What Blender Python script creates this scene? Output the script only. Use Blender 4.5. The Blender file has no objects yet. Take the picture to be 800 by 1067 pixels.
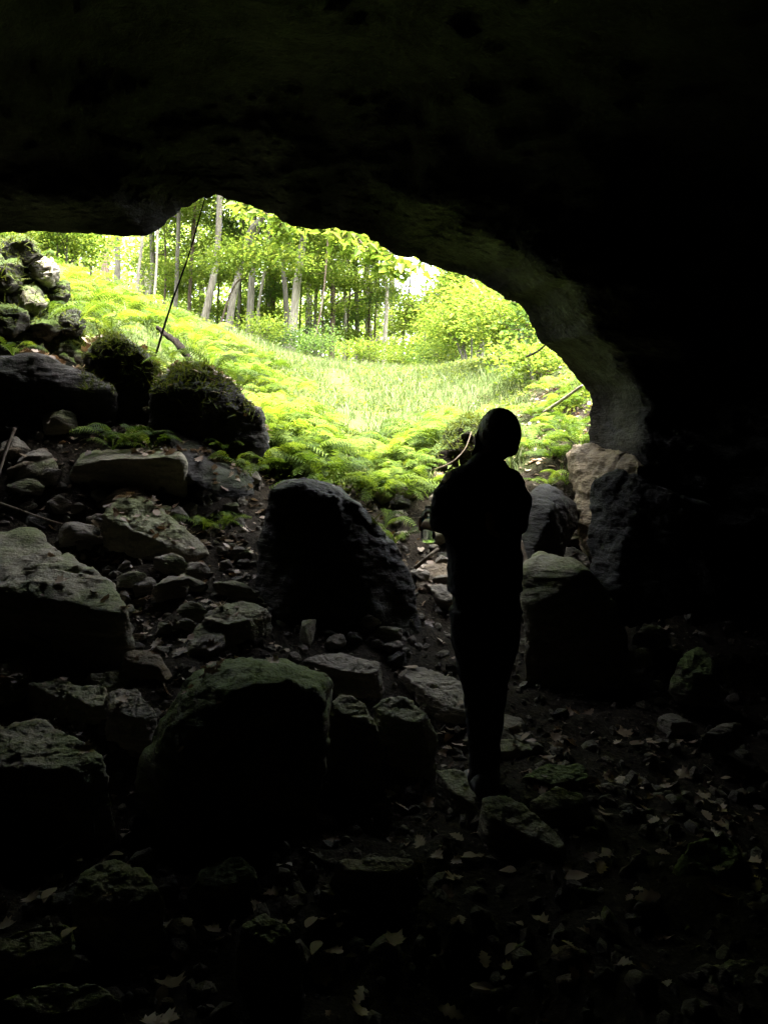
import bpy, bmesh, math, random
import numpy as np
from mathutils import Vector, Matrix

random.seed(7)
rng = np.random.default_rng(11)
sc = bpy.context.scene
col = sc.collection

# ------------------------------------------------------------------ camera
PITCH = math.radians(4.8)
FPX = 803.0
EYE = np.array([0.0, 0.0, 1.5])
cp, sp = math.cos(PITCH), math.sin(PITCH)


def ray(px, py):
    dx = (px - 400.0) / FPX
    dy = -(py - 533.5) / FPX
    return np.array([dx, cp + dy * sp, -sp + dy * cp])


def P(px, py, Y):
    d = ray(px, py)
    return EYE + d * (Y / d[1])


def Pz(px, py, z):
    d = ray(px, py)
    return EYE + d * ((z - EYE[2]) / d[2])


def project(p):
    p = np.asarray(p, float) - EYE
    f = p[..., 1] * cp - p[..., 2] * sp
    u = p[..., 1] * sp + p[..., 2] * cp
    return 400 + FPX * p[..., 0] / f, 533.5 - FPX * u / f, f


cam_d = bpy.data.cameras.new('camera')
cam = bpy.data.objects.new('camera', cam_d)
col.objects.link(cam)
cam.location = EYE
cam.rotation_euler = (math.radians(90) - PITCH, 0, 0)
cam_d.sensor_fit = 'VERTICAL'
cam_d.angle = 2 * math.atan(533.5 / FPX)
cam_d.clip_start = 0.05
cam_d.clip_end = 600
sc.camera = cam

# ------------------------------------------------------------------ noise


def _hash(ix, iy, iz, seed):
    with np.errstate(over='ignore'):
        h = (ix.astype(np.int64) * 374761393 + iy.astype(np.int64) * 668265263
             + iz.astype(np.int64) * 2147483647 + seed * 1274126177) & 0xffffffff
        h = ((h ^ (h >> 13)) * 1274126177) & 0xffffffff
        h = ((h ^ (h >> 16)) * 2246822519) & 0xffffffff
        h = h ^ (h >> 15)
    return (h & 0xffffff) / float(0xffffff)


def vnoise(p, seed=0):
    p = np.asarray(p, float)
    i = np.floor(p)
    f = p - i
    f = f * f * f * (f * (f * 6 - 15) + 10)
    i = i.astype(np.int64)
    r = 0
    for a in (0, 1):
        wx = f[:, 0] if a else 1 - f[:, 0]
        for b in (0, 1):
            wy = f[:, 1] if b else 1 - f[:, 1]
            for c in (0, 1):
                wz = f[:, 2] if c else 1 - f[:, 2]
                r = r + wx * wy * wz * _hash(i[:, 0] + a, i[:, 1] + b, i[:, 2] + c, seed)
    return r * 2 - 1


def fbm(p, octaves=4, seed=0, gain=0.5):
    p = np.asarray(p, float)
    t, a, n = 0, 1.0, 0
    for k in range(octaves):
        t = t + a * vnoise(p * (2.03 ** k) + 17.3 * k, seed + k)
        n += a
        a *= gain
    return t / n


def sstep(a, b, x):
    t = np.clip((x - a) / (b - a), 0, 1)
    return t * t * (3 - 2 * t)

# ------------------------------------------------------------------ object helpers


def mesh_np(name, V, F, smooth=True):
    """F: (n,k) int array, all faces with k corners"""
    V = np.asarray(V, np.float32)
    F = np.asarray(F, np.int32)
    me = bpy.data.meshes.new(name)
    n, k = F.shape
    me.vertices.add(len(V))
    me.vertices.foreach_set('co', V.ravel())
    me.loops.add(n * k)
    me.loops.foreach_set('vertex_index', F.ravel())
    me.polygons.add(n)
    me.polygons.foreach_set('loop_start', np.arange(n, dtype=np.int32) * k)
    me.polygons.foreach_set('use_smooth', np.full(n, smooth, dtype=bool))
    me.update(calc_edges=True)
    me.validate()
    return me


def add(name, me, mat=None, parent=None, loc=None):
    o = bpy.data.objects.new(name, me)
    col.objects.link(o)
    if me is not None and mat is not None:
        if len(me.materials) == 0:
            me.materials.append(mat)
    if parent is not None:
        o.parent = parent
    if loc is not None:
        o.location = loc
    return o


def tag(o, label=None, cat=None, group=None, kind=None):
    if label:
        o['label'] = label
    if cat:
        o['category'] = cat
    if group:
        o['group'] = group
    if kind:
        o['kind'] = kind
    return o


def empty(name, loc):
    o = bpy.data.objects.new(name, None)
    col.objects.link(o)
    o.location = loc
    o.empty_display_size = 0.1
    return o


def recentre(V, base):
    return V - np.asarray(base)[None, :]


class MB:
    """collects tubes / lofts / quads into one mesh"""

    def __init__(s):
        s.v, s.f = [], []

    def loft(s, rings, caps=True):
        """rings: list of (n,3) arrays with the same n"""
        b = len(s.v)
        n = len(rings[0])
        for r in rings:
            s.v.extend([tuple(x) for x in r])
        for i in range(len(rings) - 1):
            for j in range(n):
                a, c = b + i * n + j, b + i * n + (j + 1) % n
                s.f.append((a, c, c + n, a + n))
        if caps:
            s.f.append(tuple(b + j for j in reversed(range(n))))
            e = b + (len(rings) - 1) * n
            s.f.append(tuple(e + j for j in range(n)))

    def tube(s, pts, radii, n=8, wob=0.0, seed=0):
        pts = [np.asarray(p, float) for p in pts]
        r = random.Random(seed)
        rings = []
        ref = np.array([0.31, 0.2, 0.93])
        for i, p in enumerate(pts):
            t = pts[min(i + 1, len(pts) - 1)] - pts[max(i - 1, 0)]
            t = t / (np.linalg.norm(t) + 1e-9)
            a = np.cross(t, ref)
            if np.linalg.norm(a) < 1e-3:
                a = np.cross(t, np.array([1.0, 0, 0]))
            a /= np.linalg.norm(a)
            bb = np.cross(t, a)
            rr = radii[i] if hasattr(radii, '__len__') else radii
            ring = []
            for j in range(n):
                th = 2 * math.pi * j / n
                q = rr * (1 + wob * (r.random() - 0.5))
                ring.append(p + a * math.cos(th) * q + bb * math.sin(th) * q)
            rings.append(ring)
        s.loft(rings)

    def mesh(s, name, smooth=True):
        me = bpy.data.meshes.new(name)
        me.from_pydata([tuple(float(c) for c in v) for v in s.v], [], s.f)
        me.polygons.foreach_set('use_smooth', np.full(len(me.polygons), smooth, dtype=bool))
        me.update()
        return me


def curve_pts(pts, n):
    """Catmull-Rom resample of 3D points"""
    pts = [np.asarray(p, float) for p in pts]
    if len(pts) == 2:
        return [pts[0] + (pts[1] - pts[0]) * t for t in np.linspace(0, 1, n)]
    ex = [2 * pts[0] - pts[1]] + pts + [2 * pts[-1] - pts[-2]]
    out = []
    for t in np.linspace(0, len(pts) - 1, n):
        i = min(int(t), len(pts) - 2)
        f = t - i
        a, b, c, d = ex[i], ex[i + 1], ex[i + 2], ex[i + 3]
        out.append(0.5 * (2 * b + (c - a) * f + (2 * a - 5 * b + 4 * c - d) * f ** 2 + (3 * b - a - 3 * c + d) * f ** 3))
    return out

# ------------------------------------------------------------------ materials


def newmat(name):
    m = bpy.data.materials.new(name)
    m.use_nodes = True
    nt = m.node_tree
    nt.nodes.clear()
    out = nt.nodes.new('ShaderNodeOutputMaterial')
    return m, nt, out


def ramp(nt, src, stops):
    r = nt.nodes.new('ShaderNodeValToRGB')
    els = r.color_ramp.elements
    while len(els) < len(stops):
        els.new(0.5)
    for e, (p, c) in zip(els, stops):
        e.position = p
        e.color = (c[0], c[1], c[2], 1)
    nt.links.new(src, r.inputs[0])
    return r.outputs[0]


def noise_node(nt, vec, scale, detail=6, rough=0.55):
    n = nt.nodes.new('ShaderNodeTexNoise')
    n.inputs['Scale'].default_value = scale
    n.inputs['Detail'].default_value = detail
    n.inputs['Roughness'].default_value = rough
    nt.links.new(vec, n.inputs['Vector'])
    return n.outputs['Fac']


def math_node(nt, op, a, b=None):
    n = nt.nodes.new('ShaderNodeMath')
    n.operation = op
    for i, x in enumerate((a, b)):
        if x is None:
            continue
        if isinstance(x, (int, float)):
            n.inputs[i].default_value = x
        else:
            nt.links.new(x, n.inputs[i])
    return n.outputs[0]


def mix_col(nt, fac, a, b):
    n = nt.nodes.new('ShaderNodeMix')
    n.data_type = 'RGBA'
    for sock, x in ((n.inputs['Factor'], fac), (n.inputs[6], a), (n.inputs[7], b)):
        if isinstance(x, (int, float)):
            sock.default_value = x
        elif isinstance(x, tuple):
            sock.default_value = (x[0], x[1], x[2], 1)
        else:
            nt.links.new(x, sock)
    return n.outputs[2]


def map_range(nt, v, a, b, c=0.0, d=1.0):
    n = nt.nodes.new('ShaderNodeMapRange')
    n.interpolation_type = 'SMOOTHSTEP'
    nt.links.new(v, n.inputs[0])
    for i, x in enumerate((a, b, c, d)):
        n.inputs[i + 1].default_value = x
    return n.outputs[0]


def rock_mat(name, c1, c2, moss=0.0, mosscol=(0.06, 0.085, 0.02), rough=0.8, fine=1.0, spec=0.3, lay=5.0, bump=0.075):
    m, nt, out = newmat(name)
    tc = nt.nodes.new('ShaderNodeTexCoord')
    vec = tc.outputs['Object']
    mp = nt.nodes.new('ShaderNodeMapping')
    mp.inputs['Scale'].default_value = (1, 1, lay)
    mp.inputs['Rotation'].default_value = (0.12, -0.1, 0)
    nt.links.new(vec, mp.inputs['Vector'])
    nA = noise_node(nt, vec, 4.0, 9, 0.65)
    nB = noise_node(nt, mp.outputs[0], 3.2, 7, 0.6)
    nC = noise_node(nt, vec, 45.0, 5, 0.7)
    nM = noise_node(nt, vec, 2.7, 6, 0.65)
    base = ramp(nt, nA, [(0.3, c1), (0.72, c2)])
    lay_c = ramp(nt, nB, [(0.35, tuple(x * 0.62 for x in c1)), (0.62, c2)])
    base = mix_col(nt, 0.45, base, lay_c)
    speck = ramp(nt, nC, [(0.3, (0.62, 0.62, 0.62)), (0.68, (1.12, 1.12, 1.12))])
    mm = nt.nodes.new('ShaderNodeMix')
    mm.data_type = 'RGBA'
    mm.blend_type = 'MULTIPLY'
    mm.inputs['Factor'].default_value = 0.8
    nt.links.new(base, mm.inputs[6])
    nt.links.new(speck, mm.inputs[7])
    base = mm.outputs[2]
    if moss > 0:
        g = nt.nodes.new('ShaderNodeNewGeometry')
        sx = nt.nodes.new('ShaderNodeSeparateXYZ')
        nt.links.new(g.outputs['Normal'], sx.inputs[0])
        up = map_range(nt, sx.outputs[2], -0.1, 0.75)
        pat = map_range(nt, nM, 0.62 - 0.35 * moss, 0.78 - 0.35 * moss)
        fac = math_node(nt, 'MULTIPLY', up, pat)
        fac = math_node(nt, 'MULTIPLY', fac, min(1.0, 0.55 + 0.5 * moss))
        mc = ramp(nt, nC, [(0.3, tuple(x * 0.55 for x in mosscol)), (0.7, tuple(x * 1.35 for x in mosscol))])
        base = mix_col(nt, fac, base, mc)
    bs = nt.nodes.new('ShaderNodeBsdfPrincipled')
    nt.links.new(base, bs.inputs['Base Color'])
    rr = map_range(nt, nA, 0.3, 0.7, rough - 0.18, min(1.0, rough + 0.12))
    nt.links.new(rr, bs.inputs['Roughness'])
    bs.inputs['Specular IOR Level'].default_value = spec
    hgt = math_node(nt, 'ADD', math_node(nt, 'MULTIPLY', nC, 0.22 * fine), math_node(nt, 'MULTIPLY', nB, 0.9))
    hgt = math_node(nt, 'ADD', hgt, math_node(nt, 'MULTIPLY', nA, 0.7))
    bp = nt.nodes.new('ShaderNodeBump')
    bp.inputs['Strength'].default_value = 0.9
    bp.inputs['Distance'].default_value = bump
    nt.links.new(hgt, bp.inputs['Height'])
    nt.links.new(bp.outputs[0], bs.inputs['Normal'])
    nt.links.new(bs.outputs[0], out.inputs[0])
    return m


def simple_mat(name, c, rough=0.7, var=0.25, scale=20, bump=0.2, spec=0.3):
    m, nt, out = newmat(name)
    tc = nt.nodes.new('ShaderNodeTexCoord')
    n = noise_node(nt, tc.outputs['Object'], scale, 6)
    cc = ramp(nt, n, [(0.3, tuple(x * (1 - var) for x in c)), (0.7, tuple(x * (1 + var) for x in c))])
    bs = nt.nodes.new('ShaderNodeBsdfPrincipled')
    nt.links.new(cc, bs.inputs['Base Color'])
    bs.inputs['Roughness'].default_value = rough
    bs.inputs['Specular IOR Level'].default_value = spec
    if bump:
        bp = nt.nodes.new('ShaderNodeBump')
        bp.inputs['Strength'].default_value = bump
        bp.inputs['Distance'].default_value = 0.01
        nt.links.new(n, bp.inputs['Height'])
        nt.links.new(bp.outputs[0], bs.inputs['Normal'])
    nt.links.new(bs.outputs[0], out.inputs[0])
    return m


def bark_mat(name, c1, c2):
    m, nt, out = newmat(name)
    tc = nt.nodes.new('ShaderNodeTexCoord')
    mp = nt.nodes.new('ShaderNodeMapping')
    mp.inputs['Scale'].default_value = (1, 1, 0.12)
    nt.links.new(tc.outputs['Object'], mp.inputs['Vector'])
    n = noise_node(nt, mp.outputs[0], 28, 7, 0.65)
    n2 = noise_node(nt, tc.outputs['Object'], 1.4, 4)
    cc = ramp(nt, n, [(0.33, c1), (0.66, c2)])
    lichen = map_range(nt, n2, 0.55, 0.7, 0, 0.5)
    cc = mix_col(nt, lichen, cc, (0.16, 0.17, 0.12))
    bs = nt.nodes.new('ShaderNodeBsdfPrincipled')
    nt.links.new(cc, bs.inputs['Base Color'])
    bs.inputs['Roughness'].default_value = 0.95
    bs.inputs['Specular IOR Level'].default_value = 0.08
    bp = nt.nodes.new('ShaderNodeBump')
    bp.inputs['Strength'].default_value = 0.8
    bp.inputs['Distance'].default_value = 0.03
    nt.links.new(n, bp.inputs['Height'])
    nt.links.new(bp.outputs[0], bs.inputs['Normal'])
    nt.links.new(bs.outputs[0], out.inputs[0])
    return m


def leaf_mat(name, stops, trans=0.5, tr_tint=(1.25, 1.2, 0.75), rough=0.6, spec=0.12, plants=False):
    """colours vary leaf by leaf (random per island)"""
    m, nt, out = newmat(name)
    g = nt.nodes.new('ShaderNodeNewGeometry')
    cc = ramp(nt, g.outputs['Random Per Island'], stops)
    if plants:
        oi = nt.nodes.new('ShaderNodeObjectInfo')
        hv_ = nt.nodes.new('ShaderNodeHueSaturation')
        nt.links.new(map_range(nt, oi.outputs['Random'], 0, 1, .5, 1.3), hv_.inputs['Value'])
        nt.links.new(map_range(nt, oi.outputs['Random'], 0, 1, .515, .49), hv_.inputs['Hue'])
        nt.links.new(cc, hv_.inputs['Color'])
        cc = hv_.outputs[0]
    bs = nt.nodes.new('ShaderNodeBsdfPrincipled')
    nt.links.new(cc, bs.inputs['Base Color'])
    bs.inputs['Roughness'].default_value = rough
    bs.inputs['Specular IOR Level'].default_value = spec
    if trans > 0:
        tr = nt.nodes.new('ShaderNodeBsdfTranslucent')
        mm = nt.nodes.new('ShaderNodeMix')
        mm.data_type = 'RGBA'
        mm.blend_type = 'MULTIPLY'
        mm.inputs['Factor'].default_value = 1
        nt.links.new(cc, mm.inputs[6])
        mm.inputs[7].default_value = (*tr_tint, 1)
        nt.links.new(mm.outputs[2], tr.inputs['Color'])
        mx = nt.nodes.new('ShaderNodeMixShader')
        mx.inputs[0].default_value = trans
        nt.links.new(bs.outputs[0], mx.inputs[1])
        nt.links.new(tr.outputs[0], mx.inputs[2])
        nt.links.new(mx.outputs[0], out.inputs[0])
    else:
        nt.links.new(bs.outputs[0], out.inputs[0])
    return m


M = {}
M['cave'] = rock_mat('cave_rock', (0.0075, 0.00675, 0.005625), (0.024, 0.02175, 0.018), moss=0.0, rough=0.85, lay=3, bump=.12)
_nt = M['cave'].node_tree
_bs = [n for n in _nt.nodes if n.type == 'BSDF_PRINCIPLED'][0]
_base = _bs.inputs['Base Color'].links[0].from_socket
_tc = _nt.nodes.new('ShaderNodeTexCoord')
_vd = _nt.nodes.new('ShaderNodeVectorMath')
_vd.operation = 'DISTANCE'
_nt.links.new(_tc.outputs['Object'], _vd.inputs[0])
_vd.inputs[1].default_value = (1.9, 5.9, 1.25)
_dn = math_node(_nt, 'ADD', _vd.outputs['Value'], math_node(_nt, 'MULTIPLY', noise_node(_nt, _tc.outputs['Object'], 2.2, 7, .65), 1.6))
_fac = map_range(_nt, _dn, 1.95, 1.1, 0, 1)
_lit_tan = ramp(_nt, noise_node(_nt, _tc.outputs['Object'], 7, 8, .65), [(.4, (0.0105, 0.00882, 0.00504)), (.68, (0.0357, 0.0315, 0.01785))])  # lighter tan around the right jamb: daylight on the edge put into the colour
_nt.links.new(mix_col(_nt, _fac, _base, _lit_tan), _bs.inputs['Base Color'])
M['mossy'] = rock_mat('mossy_rock', (0.07842, 0.06861, 0.04705), (0.2157, 0.196, 0.1373), moss=1.0, mosscol=(0.08332, 0.1127, 0.02941))
M['semi'] = rock_mat('lichen_rock', (0.1225, 0.1093, 0.0754), (0.3393, 0.311, 0.2215), moss=0.62, mosscol=(0.132, 0.1555, 0.05655))
M['bare'] = rock_mat('bare_sandstone', (0.1131, 0.09802, 0.0754), (0.3016, 0.2714, 0.2111), moss=0.12)
M['brown'] = rock_mat('brown_sandstone', (0.087, 0.0638, 0.0377), (0.2204, 0.1682, 0.0986), moss=0.2)
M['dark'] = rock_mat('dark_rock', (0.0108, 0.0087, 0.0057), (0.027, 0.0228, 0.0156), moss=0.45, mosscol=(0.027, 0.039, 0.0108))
M['chips'] = rock_mat('stone_chips', (0.0324, 0.027, 0.01944), (0.1404, 0.1242, 0.0918), moss=0.0)
M['earth'] = rock_mat('dark_earth', (0.008, 0.006, 0.004), (0.026, 0.02, 0.014), moss=1.0, mosscol=(.035, .055, .012), fine=2, spec=.08)
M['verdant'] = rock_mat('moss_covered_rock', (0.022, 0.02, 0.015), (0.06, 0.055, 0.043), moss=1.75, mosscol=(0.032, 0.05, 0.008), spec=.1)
M['bark'] = bark_mat('grey_bark', (0.06, 0.054, 0.042), (0.15, 0.14, 0.112))
M['bark_pale'] = bark_mat('pale_bark', (0.16, 0.14, 0.11), (0.36, 0.33, 0.27))
M['bark_dark'] = bark_mat('dark_bark', (0.04, 0.03, 0.022), (0.11, 0.085, 0.06))
M['deadwood'] = bark_mat('dead_wood', (0.07, 0.055, 0.04), (0.2, 0.17, 0.13))
M['rotten'] = bark_mat('rotten_wood', (0.004, 0.003, 0.002), (0.014, 0.011, 0.008))
for n_ in M['rotten'].node_tree.nodes:
    if n_.type == 'MIX':
        n_.inputs[7].default_value = (.02, .018, .014, 1)
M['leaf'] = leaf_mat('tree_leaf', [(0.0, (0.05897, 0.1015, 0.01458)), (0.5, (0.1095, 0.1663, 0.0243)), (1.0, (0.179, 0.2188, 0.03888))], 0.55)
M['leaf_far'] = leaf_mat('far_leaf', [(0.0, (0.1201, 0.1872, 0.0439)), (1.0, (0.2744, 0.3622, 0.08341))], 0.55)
M['leaf_cool'] = leaf_mat('cool_leaf', [(0.0, (0.04867, 0.095, 0.02652)), (1.0, (0.09734, 0.1556, 0.03713))], 0.5)
M['fern'] = leaf_mat('fern_leaf', [(0.0, (0.04972, 0.09, 0.00864)), (1.0, (0.09945, 0.145, 0.01584))], 0.5, rough=0.6, plants=True)
M['grass'] = leaf_mat('grass_blade', [(0.0, (0.05, 0.078, 0.02)), (0.7, (0.085, 0.115, 0.04)), (1.0, (0.16, 0.17, 0.1))], 0.45)
M['cover'] = leaf_mat('ground_leaf', [(0.0, (0.0455, 0.072, 0.0108)), (1.0, (0.0975, 0.12, 0.018))], 0.45)
M['mossblade'] = leaf_mat('moss_strand', [(0.0, (0.042, 0.06, 0.009)), (1.0, (0.084, 0.1, 0.016))], 0.4)
M['dead'] = leaf_mat('dead_leaf', [(0.0, (0.07, 0.042, 0.024)), (0.45, (0.17, 0.115, 0.068)), (0.85, (0.27, 0.205, 0.135)), (1.0, (0.36, 0.29, 0.21))], 0.15, (1.1, 0.9, 0.6), rough=0.5, spec=0.4)
M['dead_pale'] = leaf_mat('pale_dead_leaf', [(0.0, (0.13, 0.095, 0.058)), (1.0, (0.3, 0.245, 0.17))], 0.15, (1.1, 0.9, 0.6))

# ------------------------------------------------------------------ terrain
ctrl = [  # photograph-measured points: column, row, distance
    (390, 492, 7.2), (330, 482, 6.9), (430, 505, 6.7), (380, 450, 8.6), (340, 420, 11), (400, 420, 11),
    (380, 390, 16), (330, 386, 17), (430, 389, 17), (480, 386, 16), (540, 374, 13), (580, 386, 10), (608, 412, 8),
    (602, 475, 6.7), (560, 465, 7.5), (520, 432, 9.5), (475, 475, 7.6), (300, 380, 16), (250, 352, 14.5),
    (200, 343, 13), (150, 328, 12), (100, 308, 11), (66, 296, 10), (15, 268, 8.5), (-60, 240, 8.5), (-150, 225, 8.5),
    (272, 402, 9.6), (232, 392, 8.7), (200, 402, 7.8), (150, 372, 7.9), (285, 470, 6.8), (250, 445, 7.0),
    (100, 352, 7.7), (60, 354, 7.1), (20, 336, 7.1), (40, 380, 6.3), (0, 385, 6.3), (-80, 380, 6.3),
    (0, 440, 5.9), (80, 450, 5.9), (150, 480, 5.8), (225, 515, 5.8), (245, 550, 5.4), (200, 565, 5.2), (100, 560, 5.2),
    (0, 540, 5.2), (-80, 560, 5), (30, 672, 4.2), (100, 690, 4.0), (60, 760, 3.4), (50, 850, 2.9), (50, 1000, 2.15),
    (220, 690, 4.0), (230, 860, 3.0), (330, 690, 4.1), (300, 950, 2.4),
    (450, 760, 3.75), (430, 850, 3.1), (470, 700, 4.3), (420, 625, 5.2), (440, 563, 6), (590, 565, 6.1), (600, 610, 5.6),
    (660, 655, 5.1), (760, 700, 4.4), (700, 780, 3.6), (790, 850, 3.1), (700, 1000, 2.2), (500, 840, 3.15), (500, 1000, 2.22),
    (860, 640, 5.0),
]
CP = [P(*c) for c in ctrl]
for x, y, z in [(-2, 1, -0.05), (0, 1, -0.1), (2, 1, -0.1), (0, -3, -0.1), (-4, -3, 0), (4, -3, 0), (4, 3, 0.1), (-4, 3, 0.5), (-4.5, 0, 0.1),
                (6, 8, 2.6), (9, 10, 3.4), (5, 6, 1.6), (8, 2, 1.0), (-8, 2, 1.5), (-10, 10, 5.0), (-8, 14, 5.0), (10, 16, 4.0),
                (-5.0, 22, 4.7), (-8, 24, 5.0), (0, 24, 3.9), (6, 24, 3.8), (-4, 26, 4.65), (12, 26, 4.2), (0, 35, 4.4), (-14, 35, 5.6), (14, 35, 4.6),
                (-25, 15, 6), (25, 15, 5), (-25, -10, 2), (25, -10, 2), (0, -12, 0), (0, 60, 5), (-50, 60, 6), (50, 60, 6), (-60, 0, 4), (60, 0, 4),
                (-60, 130, 7), (60, 130, 7), (0, 130, 6), (-60, -40, 2), (60, -40, 2), (0, -40, 1)]:
    CP.append(np.array([x, y, z], float))
CP = np.array(CP)


def _tps(r):
    return np.where(r > 1e-9, r * r * np.log(r + 1e-12), 0.0)


_n = len(CP)
_A = np.zeros((_n + 3, _n + 3))
_d = np.linalg.norm(CP[:, None, :2] - CP[None, :, :2], axis=2)
_A[:_n, :_n] = _tps(_d) + np.eye(_n) * 0.04
_A[:_n, _n] = 1
_A[:_n, _n + 1:] = CP[:, :2]
_A[_n:, :_n] = _A[:_n, _n:].T
_W = np.linalg.solve(_A, np.concatenate([CP[:, 2], np.zeros(3)]))


def ground_z(x, y):
    x = np.atleast_1d(np.asarray(x, float)).ravel()
    y = np.atleast_1d(np.asarray(y, float)).ravel()
    z = np.empty(len(x))
    for s in range(0, len(x), 20000):
        e = slice(s, s + 20000)
        r = np.sqrt((x[e, None] - CP[None, :, 0]) ** 2 + (y[e, None] - CP[None, :, 1]) ** 2)
        z[e] = _tps(r) @ _W[:_n] + _W[_n] + _W[_n + 1] * x[e] + _W[_n + 2] * y[e]
    q = np.stack([x, y, np.zeros_like(x)], 1)
    inside = sstep(8.5, 6.0, y)
    near = sstep(-1, 1, y) * sstep(9, 6.5, y)
    z += fbm(q * 1.1, 4, 3) * (0.10 * near + 0.07) + fbm(q * 5.0, 3, 9) * (0.035 * inside + 0.012)
    z += sstep(20, 40, np.hypot(x, y - 10)) * fbm(q * 0.05, 3, 21) * 1.2
    return z


def gz(x, y):
    return float(ground_z(x, y)[0])


def geo(a, b, n, s):
    t = np.linspace(0, 1, n)
    return a + (b - a) * (np.expm1(s * t) / np.expm1(s))


xs = np.concatenate([-geo(4.5, 90, 40, 3.5)[::-1], np.arange(-4.45, 4.46, 0.055), geo(4.5, 90, 40, 3.5)])
ys = np.concatenate([-geo(6, 60, 10, 3)[::-1], np.arange(-5.5, 1.4, 0.4), np.arange(1.5, 7.6, 0.055), np.arange(7.7, 19, 0.16), geo(19.2, 160, 40, 3.0)])
X, Y = np.meshgrid(xs, ys)
Z = ground_z(X, Y)
V = np.stack([X.ravel(), Y.ravel(), Z], 1)
nx, ny = len(xs), len(ys)
ZG = Z.reshape(ny, nx)


def ground_z(x, y):
    """height of the finished terrain sheet"""
    x = np.atleast_1d(np.asarray(x, float)).ravel()
    y = np.atleast_1d(np.asarray(y, float)).ravel()
    i = np.clip(np.searchsorted(xs, x) - 1, 0, nx - 2)
    j = np.clip(np.searchsorted(ys, y) - 1, 0, ny - 2)
    u = np.clip((x - xs[i]) / (xs[i + 1] - xs[i]), 0, 1)
    v = np.clip((y - ys[j]) / (ys[j + 1] - ys[j]), 0, 1)
    return (ZG[j, i] * (1 - u) + ZG[j, i + 1] * u) * (1 - v) + (ZG[j + 1, i] * (1 - u) + ZG[j + 1, i + 1] * u) * v


I = (np.arange(ny - 1)[:, None] * nx + np.arange(nx - 1)[None, :]).ravel()
F = np.stack([I, I + 1, I + nx + 1, I + nx], 1)


def ground_mat():
    m, nt, out = newmat('ground_soil')
    tc = nt.nodes.new('ShaderNodeTexCoord')
    vec = tc.outputs['Object']
    nA = noise_node(nt, vec, 2.0, 8, 0.65)
    nB = noise_node(nt, vec, 30.0, 6, 0.7)
    sx = nt.nodes.new('ShaderNodeSeparateXYZ')
    nt.links.new(vec, sx.inputs[0])
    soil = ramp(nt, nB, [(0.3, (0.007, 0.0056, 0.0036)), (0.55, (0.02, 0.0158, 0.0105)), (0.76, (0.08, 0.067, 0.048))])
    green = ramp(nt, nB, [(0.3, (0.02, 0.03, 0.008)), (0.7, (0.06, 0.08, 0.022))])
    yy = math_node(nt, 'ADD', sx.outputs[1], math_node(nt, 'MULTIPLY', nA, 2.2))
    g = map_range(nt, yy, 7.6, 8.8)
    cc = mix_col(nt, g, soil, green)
    # the trodden, leafy bare bank right of the mouth
    xx = math_node(nt, 'ADD', sx.outputs[0], math_node(nt, 'MULTIPLY', nA, 1.2))
    br = math_node(nt, 'MULTIPLY', map_range(nt, xx, 1.9, 2.4), map_range(nt, yy, 11.5, 10.0))
    cc = mix_col(nt, br, cc, soil)
    bs = nt.nodes.new('ShaderNodeBsdfPrincipled')
    nt.links.new(cc, bs.inputs['Base Color'])
    bs.inputs['Roughness'].default_value = 0.95
    bs.inputs['Specular IOR Level'].default_value = 0.08
    bp = nt.nodes.new('ShaderNodeBump')
    bp.inputs['Strength'].default_value = 1.0
    bp.inputs['Distance'].default_value = 0.03
    nt.links.new(nB, bp.inputs['Height'])
    nt.links.new(bp.outputs[0], bs.inputs['Normal'])
    nt.links.new(bs.outputs[0], out.inputs[0])
    return m


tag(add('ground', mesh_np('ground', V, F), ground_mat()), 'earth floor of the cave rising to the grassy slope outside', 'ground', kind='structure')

# ------------------------------------------------------------------ cave shell: one rock vault with the mouth left open
lip = [(-230, 420, 6.4), (-190, 330, 6.6), (-110, 262, 6.5), (-45, 243, 6.4), (0, 240, 6.3), (50, 243, 6.3), (100, 244, 6.2), (130, 247, 6.2),
       (150, 243, 6.2), (167, 230, 6.3), (186, 214, 6.4), (205, 206, 6.5), (232, 207, 6.5), (262, 217, 6.5), (300, 231, 6.4), (330, 237, 6.4),
       (360, 238, 6.3), (386, 247, 6.3), (414, 264, 6.3), (432, 268, 6.3), (460, 281, 6.3), (490, 290, 6.2), (520, 303, 6.1), (540, 315, 6.1),
       (552, 337, 6.1), (566, 357, 6.1), (590, 378, 6.1), (606, 400, 6.1), (615, 425, 6.1), (618, 450, 6.1), (620, 475, 6.1), (626, 505, 6.0),
       (640, 545, 5.8), (655, 610, 5.4), (620, 690, 4.9), (500, 730, 4.5), (350, 720, 4.6), (150, 680, 4.9), (-60, 590, 5.3), (-200, 500, 5.8)]


def sph(d):
    return d / np.linalg.norm(d, axis=-1, keepdims=True)


ax = sph(ray(320, 400))
eu = sph(np.cross(ax, np.array([0, 0, 1.0])))
ev = np.cross(eu, ax)
lip = [(a, b, c - .42 * float(sstep(-200, -60, a) * sstep(618, 540, a)) * (b < 420)) for a, b, c in lip]
LP = np.array([P(*l) for l in lip]) - EYE
Ld = sph(LP)
Lth = np.arctan2(Ld @ ev, Ld @ eu)
Lal = np.arccos(np.clip(Ld @ ax, -1, 1))
Lr = np.linalg.norm(LP, axis=1)
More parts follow.
